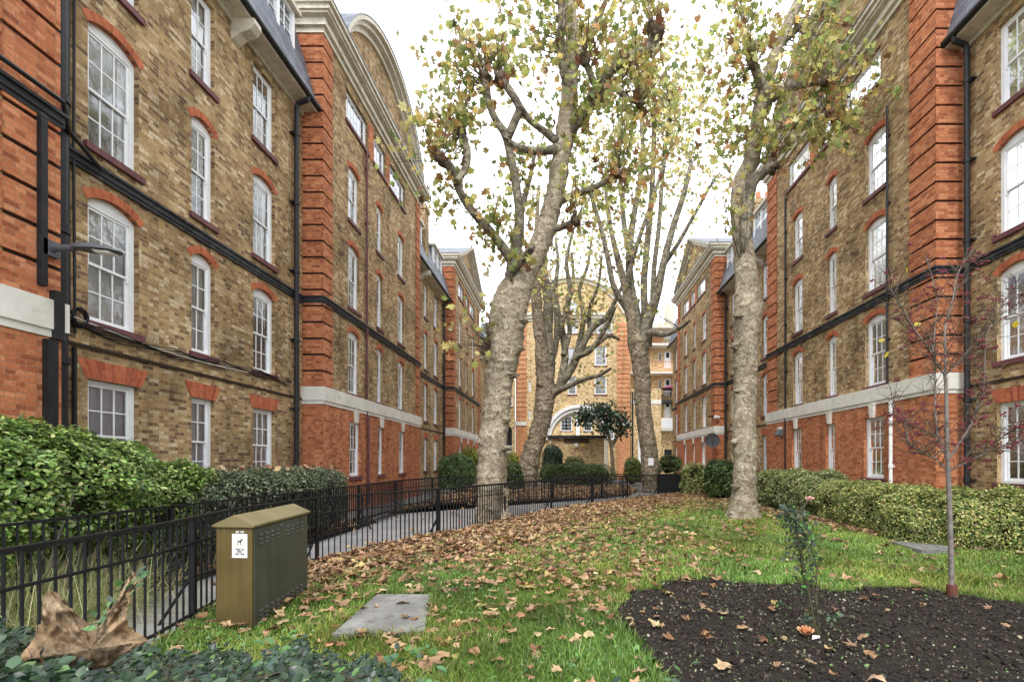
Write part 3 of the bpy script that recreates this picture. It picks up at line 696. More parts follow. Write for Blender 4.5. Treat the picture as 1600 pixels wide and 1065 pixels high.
# building seen through the arch
Rb = Side('x', 66.0, -1); rear = thing('rear_building', 'yellow brick house front glimpsed through the far arch, white windows', 'building', (1, 66, 0))
qq = lambda x: (x - VX) / F * 66.0; z6 = lambda y: EYE - (y - VY) / F * 66.0
rw2 = [(qq(876), qq(894), z6(673), z6(650)), (qq(912), qq(925), z6(673), z6(650)), (qq(853), qq(862), z6(673), z6(650))]
mb = MB(); facade(mb, Rb, -6, 9, 0, 9, 0, [(a, b, c, e, 0) for a, b, c, e in rw2]); mb.build('wall', M['stock_far'], rear)
for a, b, c, e in rw2: window(Rb, rear, a, b, c, e, 0, 0, 3, 2, True, None, cur='half')
mb = MB(); Rb.box(mb, -6, 9, -.8, -.7, 0, 9); mb.build('unlit_room_backing', M['darkroom'], rear)
mb = MB(); mb.tube([(qq(903), 65.9, 0), (qq(903), 65.9, 8)], [.25, .25], 8); mb.build('drainpipe', M['white'], rear)

# left corner block
Lc = Side('x', 45.3, -1); lc = thing('corner_building', 'narrow yellow brick corner with dark arch, left of the far red pier', 'building', (-6, 45.3, 0))
q5 = lambda x: (x - VX) / F * 45.3; z5 = lambda y: EYE - (y - VY) / F * 45.3
cw = [(q5(791), q5(801), z5(635), z5(617), 0), (q5(770), q5(779), z5(635), z5(617), 0), (q5(770), q5(779), z5(590), z5(565), 0), (q5(790), q5(800), z5(590), z5(565), 0)]
ao = (q5(786), q5(800), .6, z5(672), .42)
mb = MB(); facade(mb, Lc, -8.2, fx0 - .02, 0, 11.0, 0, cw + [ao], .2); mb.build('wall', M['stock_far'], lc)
for a, b, c, e, r in cw: window(Lc, lc, a, b, c, e, 0, 0, 3, 2, True, None, cur='dark')
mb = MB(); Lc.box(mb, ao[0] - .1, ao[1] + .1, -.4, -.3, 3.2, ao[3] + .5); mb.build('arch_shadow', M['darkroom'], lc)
mb = MB(); Lc.box(mb, ao[0] - .1, ao[1] + .1, -.3, -.22, 0, 3.2); mb.build('door', M['white'], lc)
mb = MB(); Lc.box(mb, -8.2, fx0 - .1, -4, .3, 11.0, 11.15); rf = mb.build('eaves', M['cream'], lc)
mb = MB(); mb.face([(-8.2, 45.0, 11.16), (fx0 - .1, 45.0, 11.16), (fx0 - .1, 48, 15.5), (-8.2, 48, 15.5)]); mb.build('roof', M['slate'], lc)
dm = MB(); dm.box(q5(762), q5(772), 45.4, 47.5, 12, 14.2); dm.build('dormer', M['white'], lc)
mb = MB(); Lc.box(mb, -8, fx0 - .2, -.7, -.62, .2, 10.8); mb.build('unlit_room_backing', M['darkroom'], lc)

# gallery flats in the right corner
Ga = Side('x', 47.6, -1); gal = thing('gallery_building', 'pale flats with open white balconies in the far right corner', 'building', (9, 47.6, 0))
q7 = lambda x: (x - VX) / F * 47.6; z7 = lambda y: EYE - (y - VY) / F * 47.6
gx0, gx1 = fx1 + .05, 11.8
mb = MB(); gops = [(q7(1038), q7(1050), z7(735), z7(702), 0), (q7(993), q7(1004), z7(738), z7(684), 0)]
for y in (655, 621, 578, 533): gops += [(q7(1038), q7(1049), z7(y - 3), z7(y - 30), 0), (q7(1029), q7(1034), z7(y - 13), z7(y - 28), 0), (q7(1002), q7(1009), z7(y - 4), z7(y - 28), 0)]
facade(mb, Ga, gx0, gx1, 0, 14.6, 0, gops, .2); mb.build('wall', M['stock_far'], gal)
for i, (a, b, c, e, r) in enumerate(gops):
    if i == 0 or i == 1:
        mb = MB(); Ga.box(mb, a + .03, b - .03, -.15, -.1, c, e - .03); mb.build('door', M['darkroom'] if i == 0 else M['white'], gal)
    elif (i - 2) % 3 == 0:
        mb = MB(); Ga.box(mb, a + .02, b - .02, -.15, -.1, c, e - .02); dr = mb.build('door', M['white'], gal)
        mb = MB(); Ga.box(mb, a + .2, b - .2, -.1, -.09, c + (e - c) * .62, e - .15); mb.build('door_pane', M['darkroom'], dr)
    else: window(Ga, gal, a, b, c, e, 0, 0, 2, 1, False, None, cur='dark', sash=False)
mb = MB(); Ga.box(mb, gx0 + .1, gx1 - .1, -.7, -.62, .1, 14.4); mb.build('unlit_room_backing', M['darkroom'], gal)
for i, y in enumerate((671, 628, 584, 541)):
    z = z7(y); x0 = q7(1029) if i < 2 else gx0
    mb = MB(); Ga.box(mb, x0, gx1, .02, 1.3, z - .18, z); bl = mb.build('balcony', M['white_stone'] if i != 1 else M['string'], gal)
    if i == 0:
        mb = MB(); Ga.box(mb, x0, q7(1049), 1.22, 1.27, z + .05, z + 1.05); mb.build('balcony_panel', M['white'], bl)
    else:
        mb = MB(); Ga.box(mb, x0, gx1, 1.22, 1.27, z + .95, z + 1.0)
        k = x0
        while k < gx1: mb.box(k, k + .03, 47.6 - 1.27, 47.6 - 1.24, z, z + .95); k += .14
        mb.build('balcony_railing', M['black'] if i != 2 else M['terracotta'], bl)
    if i == 3:
        mb = MB(); Ga.box(mb, q7(1000), q7(1034), .03, .08, z, z + 1.0); mb.build('panel', M['red_far'], bl)
mb = MB(); Ga.box(mb, gx0, q7(1028), .02, 1.6, 0, z7(611)); mb.build('stair_wall', M['stock_far'], gal)
mb = MB(); Ga.box(mb, gx0, q7(1028), .02, 1.66, z7(634), z7(628)); mb.build('coping', M['white_stone'], gal)
mb = MB(); Ga.box(mb, q7(993), q7(1004), 1.6, 1.66, 0, z7(684)); mb.build('door', M['white'], gal)
mb = MB(); Ga.box(mb, gx0, gx1, -3, 1.2, 14.6, 14.9); Ga.box(mb, q7(1040), q7(1050), -.5, 1.0, 14.9, 17.0); mb.build('roof', M['cream'], gal)
ps = MB(); c0 = Ga.P(q7(1044), 1.0, z7(604)); ps.tube([(c0[0], c0[1], z7(628)), c0], [.03, .03], 6)
par = thing('parasol', 'plum parasol open on a gallery balcony in the far right corner', 'parasol', c0)
ps.build('pole', M['steel'], par); ps = MB(); ps.tube([(c0[0], c0[1], c0[2] - .35), (c0[0], c0[1], c0[2])], [1.0, .05], 10); ps.build('canopy', M['awning'], par)

# brick shed before the arch
sy = 40.0; qs = lambda x: (x - VX) / F * sy; zs = lambda y: EYE - (y - VY) / F * sy
shed = thing('brick_shed', 'low flat-roofed brick store standing in front of the far arch', 'shed', (1, sy + 1, 0))
mb = MB(); mb.box(qs(861), qs(944), sy, sy + 3, -.1, zs(684)); mb.build('wall', M['stock_far'], shed)
mb = MB(); mb.box(qs(855), qs(948), sy - .3, sy + 3.2, zs(684), zs(680)); mb.build('roof', M['string'], shed)
mb = MB(); mb.box(qs(881), qs(920), sy - .06, sy, zs(692), zs(685)); mb.build('board', M['brown_board'], shed)
mb = MB(); mb.box(qs(898), qs(903), sy - .2, sy, zs(698), zs(692)); mb.build('lamp', M['lens'], shed)
mb = MB(); mb.box(qs(908), qs(913), sy - .03, sy, zs(697), zs(692)); mb.build('notice', M['yellow'], shed)

# wall fittings
lamp = thing('street_lamp', 'grey lamp head on a short bracket arm fixed to the left terrace wall', 'street lamp', (-6.62, 6.25, 4.35))
mb = MB(); mb.tube([(-6.62, 6.2, 4.36), (-6.3, 6.2, 4.37)], [.045, .04], 10); mb.box(-6.7, -6.6, 6.1, 6.3, 4.26, 4.46); mb.build('bracket_arm', M['steel'], lamp, False)
mb = MB(); pr = [(-6.32, .05, .05), (-6.2, .1, .06), (-6.05, .13, .055), (-5.9, .13, .04), (-5.78, .1, .025), (-5.72, .04, .015)]
for (xa, wa, ha), (xb, wb, hb) in zip(pr, pr[1:]):
    zA, zB = 4.37 - (xa + 6.32) * .09, 4.37 - (xb + 6.32) * .09
    mb.prism([(xa, 6.2 - wa, zA - ha * .3), (xa, 6.2 + wa, zA - ha * .3), (xa, 6.2 + wa * .6, zA + ha), (xa, 6.2 - wa * .6, zA + ha)], [(xb, 6.2 - wb, zB - hb * .3), (xb, 6.2 + wb, zB - hb * .3), (xb, 6.2 + wb * .6, zB + hb), (xb, 6.2 - wb * .6, zB + hb)])
mb.build('lamp_head', M['steel'], lamp)
mb = MB(); mb.prism([(-6.02, 6.12, 4.32), (-5.8, 6.13, 4.3), (-5.8, 6.27, 4.3), (-6.02, 6.28, 4.32)], [(-6.0, 6.14, 4.29), (-5.82, 6.14, 4.275), (-5.82, 6.26, 4.275), (-6.0, 6.26, 4.29)]); mb.build('lens', M['lens'], lamp)
p = at(1113, 688, 27.2); dish = thing('satellite_dish', 'dark round satellite dish on the far right red brick base', 'satellite dish', p)
mb = MB(); N = 20; nrm = Vector((-.25, -1, .25)).normalized(); a1 = nrm.orthogonal().normalized(); a2 = nrm.cross(a1)
rings = [[p + (a1 * math.cos(t) + a2 * math.sin(t)) * r + nrm * (r * r * .35) for t in [2 * math.pi * k / N for k in range(N)]] for r in (.001, .15, .3, .42)]
for r0, r1 in zip(rings, rings[1:]):
    for k in range(N): mb.face([r0[k], r0[(k + 1) % N], r1[(k + 1) % N], r1[k]])
mb.build('reflector', M['string'], dish, True); mb = MB(); mb.tube([p, p + nrm * .4 + Vector((0, 0, -.12))], [.02, .03], 6); mb.tube([p, p + Vector((0, .62, 0))], [.025, .025], 6); mb.build('feed_arm', M['black'], dish)
mb = MB(); t0 = p + nrm * .06 + a2 * 0; 
p = at(1123, 652, 27.6); cam_ = thing('security_camera', 'small white security camera on the far right brick corner', 'camera', p)
mb = MB(); mb.tube([p, p + Vector((-.28, -.16, .03))], [.09, .09], 10); mb.build('body', M['white'], cam_); mb = MB(); mb.tube([p, p + Vector((.1, .25, 0))], [.03, .03], 6); mb.box(p.x - .62, p.x - .3, p.y - .12, p.y, p.z + .02, p.z + .1); mb.build('arm', M['black'], cam_)
p = Vector((8.72, 19.25, 2.8)); wl = thing('wall_light', 'small dark floodlight on the red base of the right terrace', 'wall light', p)
mb = MB(); mb.prism([p + Vector(v) for v in ((.03, -.15, -.16), (.03, .15, -.16), (.03, .15, .14), (.03, -.15, .14))], [p + Vector(v) for v in ((-.2, -.12, -.1), (-.2, .12, -.1), (-.12, .12, .1), (-.12, -.12, .1))]); mb.build('housing', M['steel'], wl)
mb = MB(); mb.box(p.x - .1, p.x + .03, p.y - .1, p.y + .1, p.z + .12, p.z + .22); mb.build('cap', M['lens'], wl)

# ------------------------------------------------------------------ ground
FENCE = [(-3.45, 2.0), (-3.56, 4.2), (-3.86, 5.6), (-3.9, 7.4), (-2.4, 10.3), (-.95, 13.95), (.44, 16.4), (2.15, 19.0), (4.97, 22.6), (7.7, 25.0)]
FENCE_B = [(-4.9, 3.2), (-4.9, 11.8), (-5.0, 15.0), (-4.5, 17.6), (-3.3, 19.0), (-1.0, 19.7), (.8, 20.3), (3.2, 23.2)]
LAWN = FENCE + [(8.75, 25.0), (8.75, 11.0), (9.38, 11.0), (9.38, 1.0), (-3.45, 1.0)]
gp = lambda x, y: (1200.0 / (y - VY) * (x - VX) / F, 1200.0 / (y - VY))
SOIL = [gp(*p) for p in [(1075, 1150), (1030, 1065), (985, 1005), (962, 960), (1000, 930), (1060, 908), (1180, 915), (1300, 930), (1400, 930), (1500, 941), (1650, 962), (1800, 1065), (1700, 1300), (1200, 1300)]]
def rough_poly(poly, amp, sub):
    o_ = []
    for (xa, ya), (xb, yb) in zip(poly, poly[1:] + poly[:1]):
        for k in range(sub):
            x_, y_ = xa + (xb - xa) * k / sub, ya + (yb - ya) * k / sub; v_ = Vector((x_ * 2.2, y_ * 2.2, 0)); w_ = Vector((x_ * 7, y_ * 7, 2))
            o_.append((x_ + amp * (noise.noise(v_) + .6 * noise.noise(w_)), y_ + amp * 1.3 * (noise.noise(v_ + Vector((9, 0, 0))) + .6 * noise.noise(w_ + Vector((0, 9, 0))))))
    return o_
SOIL = rough_poly(SOIL, .2, 8)
def inside(x, y, poly):
    x = np.asarray(x); y = np.asarray(y); r = np.zeros(x.shape, bool); n = len(poly)
    for i in range(n):
        (xa, ya), (xb, yb) = poly[i], poly[(i + 1) % n]
        c = ((ya > y) != (yb > y)) & (x < (xb - xa) * (y - ya) / (yb - ya + 1e-12) + xa); r ^= c
    return r
def polydist(x, y, line):
    d = np.full(np.asarray(x).shape, 1e9)
    for (xa, ya), (xb, yb) in zip(line, line[1:]):
        L2 = (xb - xa) ** 2 + (yb - ya) ** 2; t = np.clip(((x - xa) * (xb - xa) + (y - ya) * (yb - ya)) / L2, 0, 1)
        d = np.minimum(d, np.hypot(x - xa - t * (xb - xa), y - ya - t * (yb - ya)))
    return d
def hgt(x, y): return 0.035 + 0.018 * np.sin(x * 1.3 + .5 * y) + 0.014 * np.sin(y * 1.9 - x * .8 + 1) + 0.012 * np.sin(x * 3.7 + 2) * np.sin(y * 3.1)
def sheet(name, poly, z, mat, kind='structure'):
    bm = bmesh.new(); f = bm.faces.new([bm.verts.new((x, y, z)) for x, y in poly]); bmesh.ops.triangulate(bm, faces=[f])
    me = bpy.data.meshes.new(name); bm.to_mesh(me); bm.free(); me.materials.append(mat); return tag(link(name, me), kind=kind)
def gridsheet(name, poly, step, hf, mat, bbox):
    xs = np.arange(bbox[0], bbox[1], step); ys = np.arange(bbox[2], bbox[3], step); X, Y = np.meshgrid(xs, ys, indexing='ij'); Z = hf(X, Y)
    ins = inside(X[:-1, :-1] + step / 2, Y[:-1, :-1] + step / 2, poly); ny = len(ys)
    i, j = np.nonzero(ins); a = i * ny + j; fs = np.concatenate([np.stack([a, a + ny, a + ny + 1], 1), np.stack([a, a + ny + 1, a + 1], 1)])
    V = np.stack([X.ravel(), Y.ravel(), Z.ravel()], 1); used = np.unique(fs); mp = np.full(len(V), -1); mp[used] = np.arange(len(used))
    o = raw(name, V[used], mp[fs], np.full((len(used), 3), .1), mat); o.data.polygons.foreach_set('use_smooth', [True] * len(o.data.polygons)); return tag(o, kind='structure')
sheet('ground', [(-400, -60), (400, -60), (400, 900), (-400, 900)], -0.03, M['ground'])
sheet('path', [(-5.2, 1.0), (-3.3, 1.0), (-3.7, 7.4), (-2.2, 10.3), (.6, 16.4), (8.0, 25.2), (8.7, 25.2), (8.7, 45), (4.4, 45), (4.4, 26), (.8, 20.5), (-3.6, 19.2), (-5.7, 17), (-5.7, 12.9), (-5.0, 12.9)], 0.0, M['tarmac'])
sheet('pavement', [(-6.7, 13), (-5.6, 13), (-5.6, 45), (-6.7, 45)], 0.06, M['slab'])
BEDP = [(-7.2, 1.5), (-4.95, 1.5), (-4.95, 11.8), (-4.98, 12.9), (-7.2, 12.9)]
sheet('bed_soil', BEDP, 0.03, M['soil'])
CBED = [(-5.0, 15.0), (-4.5, 17.6), (-3.3, 19.0), (-1.0, 19.7), (.8, 20.3), (3.2, 23.2), (4.2, 27.0), (4.2, 33.5), (-5.5, 33.5), (-5.5, 15.0)]
sheet('leafy_bed', CBED, 0.03, M['soil'])
gridsheet('lawn', LAWN, 0.12, hgt, M['lawn'], (-4.1, 9.5, 1.0, 25.2))
def soilh(x, y):
    base = hgt(x, y) + .03
    n = np.array([noise.noise(Vector((a * 9, b * 9, 0))) * .5 + noise.noise(Vector((a * 24, b * 24, 3))) * .5 for a, b in zip(x.ravel(), y.ravel())]).reshape(x.shape)
    return base + .028 * n
gridsheet('soil_bed', SOIL, 0.045, soilh, M['soil'], (-.2, 7.5, 2.0, 7.2))
# soil crumbs and stones
n = 15000; x = rng.uniform(.2, 6.5, n); y = rng.uniform(2.2, 7, n); k = inside(x, y, SOIL); x, y = x[k], y[k]; n = len(x)
cub = np.array([(-1, -.7, -.6), (1, -.8, -.5), (.8, 1, -.6), (-.9, .8, -.6), (-.6, -.5, .7), (.7, -.4, .6), (.5, .6, .8), (-.5, .5, .6)]) * .5
cf = np.array([(0, 1, 5), (0, 5, 4), (1, 2, 6), (1, 6, 5), (2, 3, 7), (2, 7, 6), (3, 0, 4), (3, 4, 7), (4, 5, 6), (4, 6, 7)])
sz = rng.uniform(.007, .022, n) * rng.choice([1, 1, 1, 1.8], n)
cc = pick(n, [(.035, .028, .023), (.07, .058, .048), (.02, .016, .014), (.34, .3, .24), (.16, .12, .09)], [5, 4, 4, .35, .7])
tag(scatter('soil_crumbs', cub, cf, np.stack([x, y, hgt(x, y) + .04], 1), sz, rotm(rng.uniform(0, 6, n), rng.uniform(-1, 1, n), rng.uniform(-1, 1, n)), cc, M['dry']), kind='stuff', label='crumbs of dark soil and small stones over the planting bed')

n = 2600; x = .3 + 3.2 * rng.random(n) ** .9; y = rng.uniform(3.3, 6.8, n); k = inside(x, y, SOIL) & (np.sin(x * 3 + 1) * np.sin(y * 3.3) + rng.normal(0, .5, n) > .1); x, y = x[k], y[k]; n = len(x)
tag(scatter('seedlings', oval_v, oval_f, np.stack([x, y, hgt(x, y) + .055 + .02 * rng.random(n)], 1), rng.uniform(.012, .026, n), rotm(rng.uniform(0, 6, n), rng.normal(.2, .5, n), rng.normal(0, .5, n)), pick(n, [(.2, .28, .12), (.3, .36, .2), (.12, .2, .06), (.36, .34, .22)]), M['matleaf']), 'pale green seedlings scattered over the soil around the rose', 'seedlings', kind='stuff')
SLAB1 = [gp(*p) for p in [(590, 935), (672, 936), (664, 996), (518, 1001)]]
SLAB2 = [gp(*p) for p in [(1393, 853), (1438, 852), (1481, 861), (1484, 867), (1440, 867)]]
for poly, lab in ((SLAB1, 'large flat grey stone slab set in grass beside the olive cabinet'), (SLAB2, 'small flat grey slab in grass by the variegated hedge and sapling')):
    mb = MB(); mb.prism([(a, b, -.02) for a, b in poly], [(a, b, .062 if b < 7 else .09) for a, b in poly]); tag(mb.build('paving_slab', M['slab']), lab, 'slab')

_c = np.mean(SLAB2, 0); SLAB2X = [tuple(_c + (np.array(q_) - _c) * 1.25 + np.array([0, -.1])) for q_ in SLAB2]
# grass
def grass():
    out = []
    for (n, y0, y1, wd, ht) in ((120000, 3.0, 6.2, .0042, .05), (100000, 6.2, 11, .0075, .055), (75000, 11, 25, .014, .06)):
        x = rng.uniform(-4, 9.4, n); y = y0 + (y1 - y0) * rng.random(n) ** 1.3
        k = inside(x, y, LAWN) & ~inside(x, y, SOIL) & ~inside(x, y, SLAB1) & ~inside(x, y, SLAB2X) & (np.abs(x / y) < 1.25)
        px = VX + F * x / y; k &= (px > -60) & (px < 1660)
        cl = np.sin(x * 2.1 + 1.3 * np.sin(y * 1.7)) * np.sin(y * 2.6 + x) + rng.normal(0, .5, n); k &= (cl > -.85 - .5 * (y > 8)) & (rng.random(n) > .85 * np.exp(-(polydist(x, y, FENCE[3:]) / (.6 + .05 * y)) ** 2))
        x, y = x[k], y[k]; n = len(x); ed = np.minimum(np.abs(polydist(x, y, SLAB1 + SLAB1[:1])), np.abs(polydist(x, y, SOIL + SOIL[:1]))); tf_ = np.clip(np.sin(x * 4.1 + 2 * np.sin(y * 2.3)) * np.sin(y * 3.7 + x * 1.3) - .25, 0, 1)
        h = ht * rng.uniform(.5, 1.45, n) * (1 + 1.3 * tf_ + .9 * np.exp(-(ed / .12) ** 2)); a = rng.uniform(0, 6.283, n); w = wd * rng.uniform(.7, 1.4, n)
        lean = rng.uniform(.15, .95, n) * h; la = rng.uniform(0, 6.283, n); z = hgt(x, y)
        dx, dy = np.cos(a) * w, np.sin(a) * w; lx, ly = np.cos(la) * lean, np.sin(la) * lean
        V = np.stack([np.stack([x - dx, y - dy, z], 1), np.stack([x + dx, y + dy, z], 1), np.stack([x + lx * .35 + dx * .7, y + ly * .35 + dy * .7, z + h * .6], 1),
                      np.stack([x + lx * .35 - dx * .7, y + ly * .35 - dy * .7, z + h * .6], 1), np.stack([x + lx, y + ly, z + h * .95], 1)], 1)
        c = pick(n, [(.2, .31, .06), (.3, .44, .095), (.4, .5, .15), (.13, .21, .04), (.54, .49, .25)], [4, 5, 4, 2, 1.2])
        patch = .95 + .3 * np.sin(x * .9 + 2) * np.sin(y * .7 + 1) + .22 * np.sin(x * 3.3 + y) * np.sin(y * 2.9 - x); c = c * patch[:, None] * (1 + np.array([.22, .05, .0])[None] * np.sin(x * 1.4 + 1)[:, None] * np.sin(y * 1.2)[:, None])
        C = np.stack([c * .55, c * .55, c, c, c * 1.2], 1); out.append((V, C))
    V = np.concatenate([v for v, c in out]); C = np.concatenate([c for v, c in out]); n = len(V)
    t = np.array([(0, 1, 2), (0, 2, 3), (3, 2, 4)]); Fc = (t[None] + (np.arange(n) * 5)[:, None, None]).reshape(-1, 3)
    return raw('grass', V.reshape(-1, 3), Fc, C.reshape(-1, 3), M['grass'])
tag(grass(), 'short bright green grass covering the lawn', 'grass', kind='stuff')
def orient(nrm):
    nrm = nrm / (np.linalg.norm(nrm, axis=1, keepdims=True) + 1e-9); r = rng.standard_normal(nrm.shape); t = np.cross(nrm, r); t /= np.linalg.norm(t, axis=1, keepdims=True) + 1e-9
    return np.stack([t, np.cross(nrm, t), nrm], -1)
# low weeds and clover in the grass
n = 22000; x = rng.uniform(-3.8, 8.5, n); y = rng.uniform(3.4, 12, n)
k = inside(x, y, LAWN) & ~inside(x, y, SLAB1) & ~inside(x, y, SLAB2) & ((np.sin(x * 1.9 + 4) * np.sin(y * 1.5 + x * .6) > .25) | (np.abs(polydist(x, y, SOIL + SOIL[:1])) < .35) & (rng.random(n) < .5)) & (~inside(x, y, SOIL) | (rng.random(n) < .2))
x, y = x[k], y[k]; n = len(x)
tag(scatter('weeds', oval_v, oval_f, np.stack([x, y, hgt(x, y) + rng.uniform(.015, .06, n)], 1), rng.uniform(.025, .05, n), orient(np.stack([rng.normal(0, .5, n), rng.normal(-.2, .5, n), np.ones(n)], 1)), pick(n, [(.09, .2, .05), (.14, .28, .08), (.2, .32, .14), (.07, .15, .05)]), M['matleaf']), 'low clover and weeds mixed into the lawn and bed edge', 'weeds', kind='stuff')

# fallen leaves
DRY = [(.37, .215, .115), (.46, .295, .17), (.27, .145, .075), (.55, .39, .225), (.55, .41, .17), (.39, .24, .15), (.17, .09, .05), (.64, .52, .28)]
DW = [4, 4, 3, 3, 1.3, 4, 1.6, .8]
def litter():
    n = 190000; x = rng.uniform(-4, 9.3, n); y = 3.2 + 22 * rng.random(n) ** .8
    dl = polydist(x, y, FENCE[3:]); dens = 1.0 * np.exp(-(dl / (.9 + .055 * y)) ** 2) + .13 * np.exp(-(dl / 3.2) ** 2) + (.035 + .10 * np.exp(-((x + .5) / 2.2) ** 2)) * np.where(x > 2.5, .4, 1) + np.where(x > 2.5, .02, .05) * (np.sin(x * 1.7 + 1) * np.sin(y * 1.3) > .3)
    dn = polydist(x, y, FENCE[:4]); dens += .06 * np.exp(-(dn / .35) ** 2)
    hed = np.exp(-((x - (6.7 - .02 * (y - 12))) / .3) ** 2) * ((y > 8.5) & (y < 19)); dens += .5 * hed
    dens *= np.where(inside(x, y, SOIL), .5, 1) * np.where((y < 6.3) & (x > -2.5), .7, 1)
    pa = 13.4 * 22; want = 430.0 * pa / n
    k = inside(x, y, LAWN) & (rng.random(n) < dens * want) & ~(inside(x, y, SLAB1) & (rng.random(n) < .93)) & ~inside(x, y, SLAB2X); x, y = x[k], y[k]
    return x, y, dl[k]
x, y, dl = litter(); n = len(x)
z = hgt(x, y) + .035 + .035 * rng.random(n) + np.exp(-(dl / 1.0) ** 2) * .06 * rng.random(n) + np.where(inside(x, y, SOIL), .025, 0)
s = rng.uniform(.07, .16, n) * np.where(y < 5.5, .85, 1); yaw = rng.uniform(0, 6.283, n); pit = rng.normal(0, .17, n); rol = rng.normal(0, .17, n)
px = VX + F * x / y; py = VY - F * (z - EYE) / y; vis = (px > 8) & (px < 1590) & (py < 1050)
key = np.where(vis, s / y * (1 + .35 * inside(x, y, SOIL)), 0); order = np.argsort(-key); big, rest = order[:290], order[290:]
TPL = [maple(2, curl=random.choice([.4, .7, -1.0, -.7, 1.0, -1.3]), fold=random.choice([0, .2, .3, -.3, -.45, .4]), wav=random.uniform(.07, .15), seed=i) for i in range(14)]
which = rng.integers(0, 14, n); colr = pick(n, DRY, DW, .28)
cols_leaf = []
for ti in range(14):
    sel = rest[which[rest] == ti]
    tv, tf = TPL[ti]; V = np.einsum('nij,nvj->nvi', rotm(yaw[sel], pit[sel], rol[sel]), (tv[None] * s[sel][:, None, None])) + np.stack([x[sel], y[sel], z[sel]], 1)[:, None, :]
    cols_leaf.append((V, tf, colr[sel], tv))
def merge(name, lst, mat):
    Vs, Fs, Cs = [], [], []; off = 0
    for V, tf, c, tv in lst:
        N, nv = V.shape[:2]; Vs.append(V.reshape(-1, 3)); Fs.append((tf[None] + (np.arange(N) * nv)[:, None, None]).reshape(-1, 3) + off)
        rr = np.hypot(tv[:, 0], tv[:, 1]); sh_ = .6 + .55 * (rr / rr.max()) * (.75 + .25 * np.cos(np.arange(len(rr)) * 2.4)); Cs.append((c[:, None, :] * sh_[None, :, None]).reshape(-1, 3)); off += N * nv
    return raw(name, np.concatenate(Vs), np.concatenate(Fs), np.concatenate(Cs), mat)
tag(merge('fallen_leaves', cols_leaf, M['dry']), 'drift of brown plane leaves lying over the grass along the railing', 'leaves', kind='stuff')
meshes = {}
for i in big:
    ci = int(rng.choice(8, p=np.array(DW) / sum(DW))); kx = (int(which[i]), ci)
    if kx not in meshes:
        tv, tf = TPL[kx[0]]; rr = np.hypot(tv[:, 0], tv[:, 1]); me_o = raw('fallen_leaf', tv, tf, np.array(DRY[ci]) * rng.uniform(.9, 1.1) * (.6 + .55 * rr / rr.max() * (.75 + .25 * np.cos(np.arange(len(rr)) * 2.4)))[:, None], M['dry']); meshes[kx] = me_o.data; o = me_o
    else: o = link('fallen_leaf', meshes[kx])
    o.location = (x[i], y[i], z[i]); o.rotation_euler = (pit[i], rol[i], yaw[i]); o.scale = (s[i],) * 3
    onsoil = bool(inside(x[i], y[i], SOIL))
    tag(o, 'curled brown plane leaf lying loose on the dark soil' if onsoil else 'curled brown plane leaf lying loose on the near lawn', 'leaf', 'fallen leaves on the soil' if onsoil else 'fallen leaves on the lawn')
# leaf litter in the central bed, the left bed and a few on the path
n = 9000; x = rng.uniform(-5.5, 4.2, n); y = rng.uniform(15, 32, n); k = inside(x, y, CBED); x, y = x[k], y[k]
n2 = 1100; x2 = rng.uniform(-7, -4.95, n2); y2 = rng.uniform(3.5, 13, n2); k = inside(x2, y2, BEDP); x = np.r_[x, x2[k]]; y = np.r_[y, y2[k]]
n3 = 240; x3 = rng.uniform(-5, 7, n3); y3 = rng.uniform(4, 25, n3); k = inside(x3, y3, [(-4.9, 3), (-3.6, 3), (-3.95, 7.4), (-1, 14), (2, 19.2), (6, 24), (3, 23), (.8, 20), (-3.3, 18.8), (-4.8, 15)]); x = np.r_[x, x3[k]]; y = np.r_[y, y3[k]]
n = len(x); tv, tf = maple(1, .6, .3, .08, 3)
tag(scatter('bed_leaves', tv, tf, np.stack([x, y, .05 + .05 * rng.random(n)], 1), rng.uniform(.09, .16, n), rotm(rng.uniform(0, 6.28, n), rng.normal(0, .4, n), rng.normal(0, .4, n)), pick(n, DRY, DW), M['dry']), 'brown leaf litter over the railed bed beyond the path', 'leaves', kind='stuff')

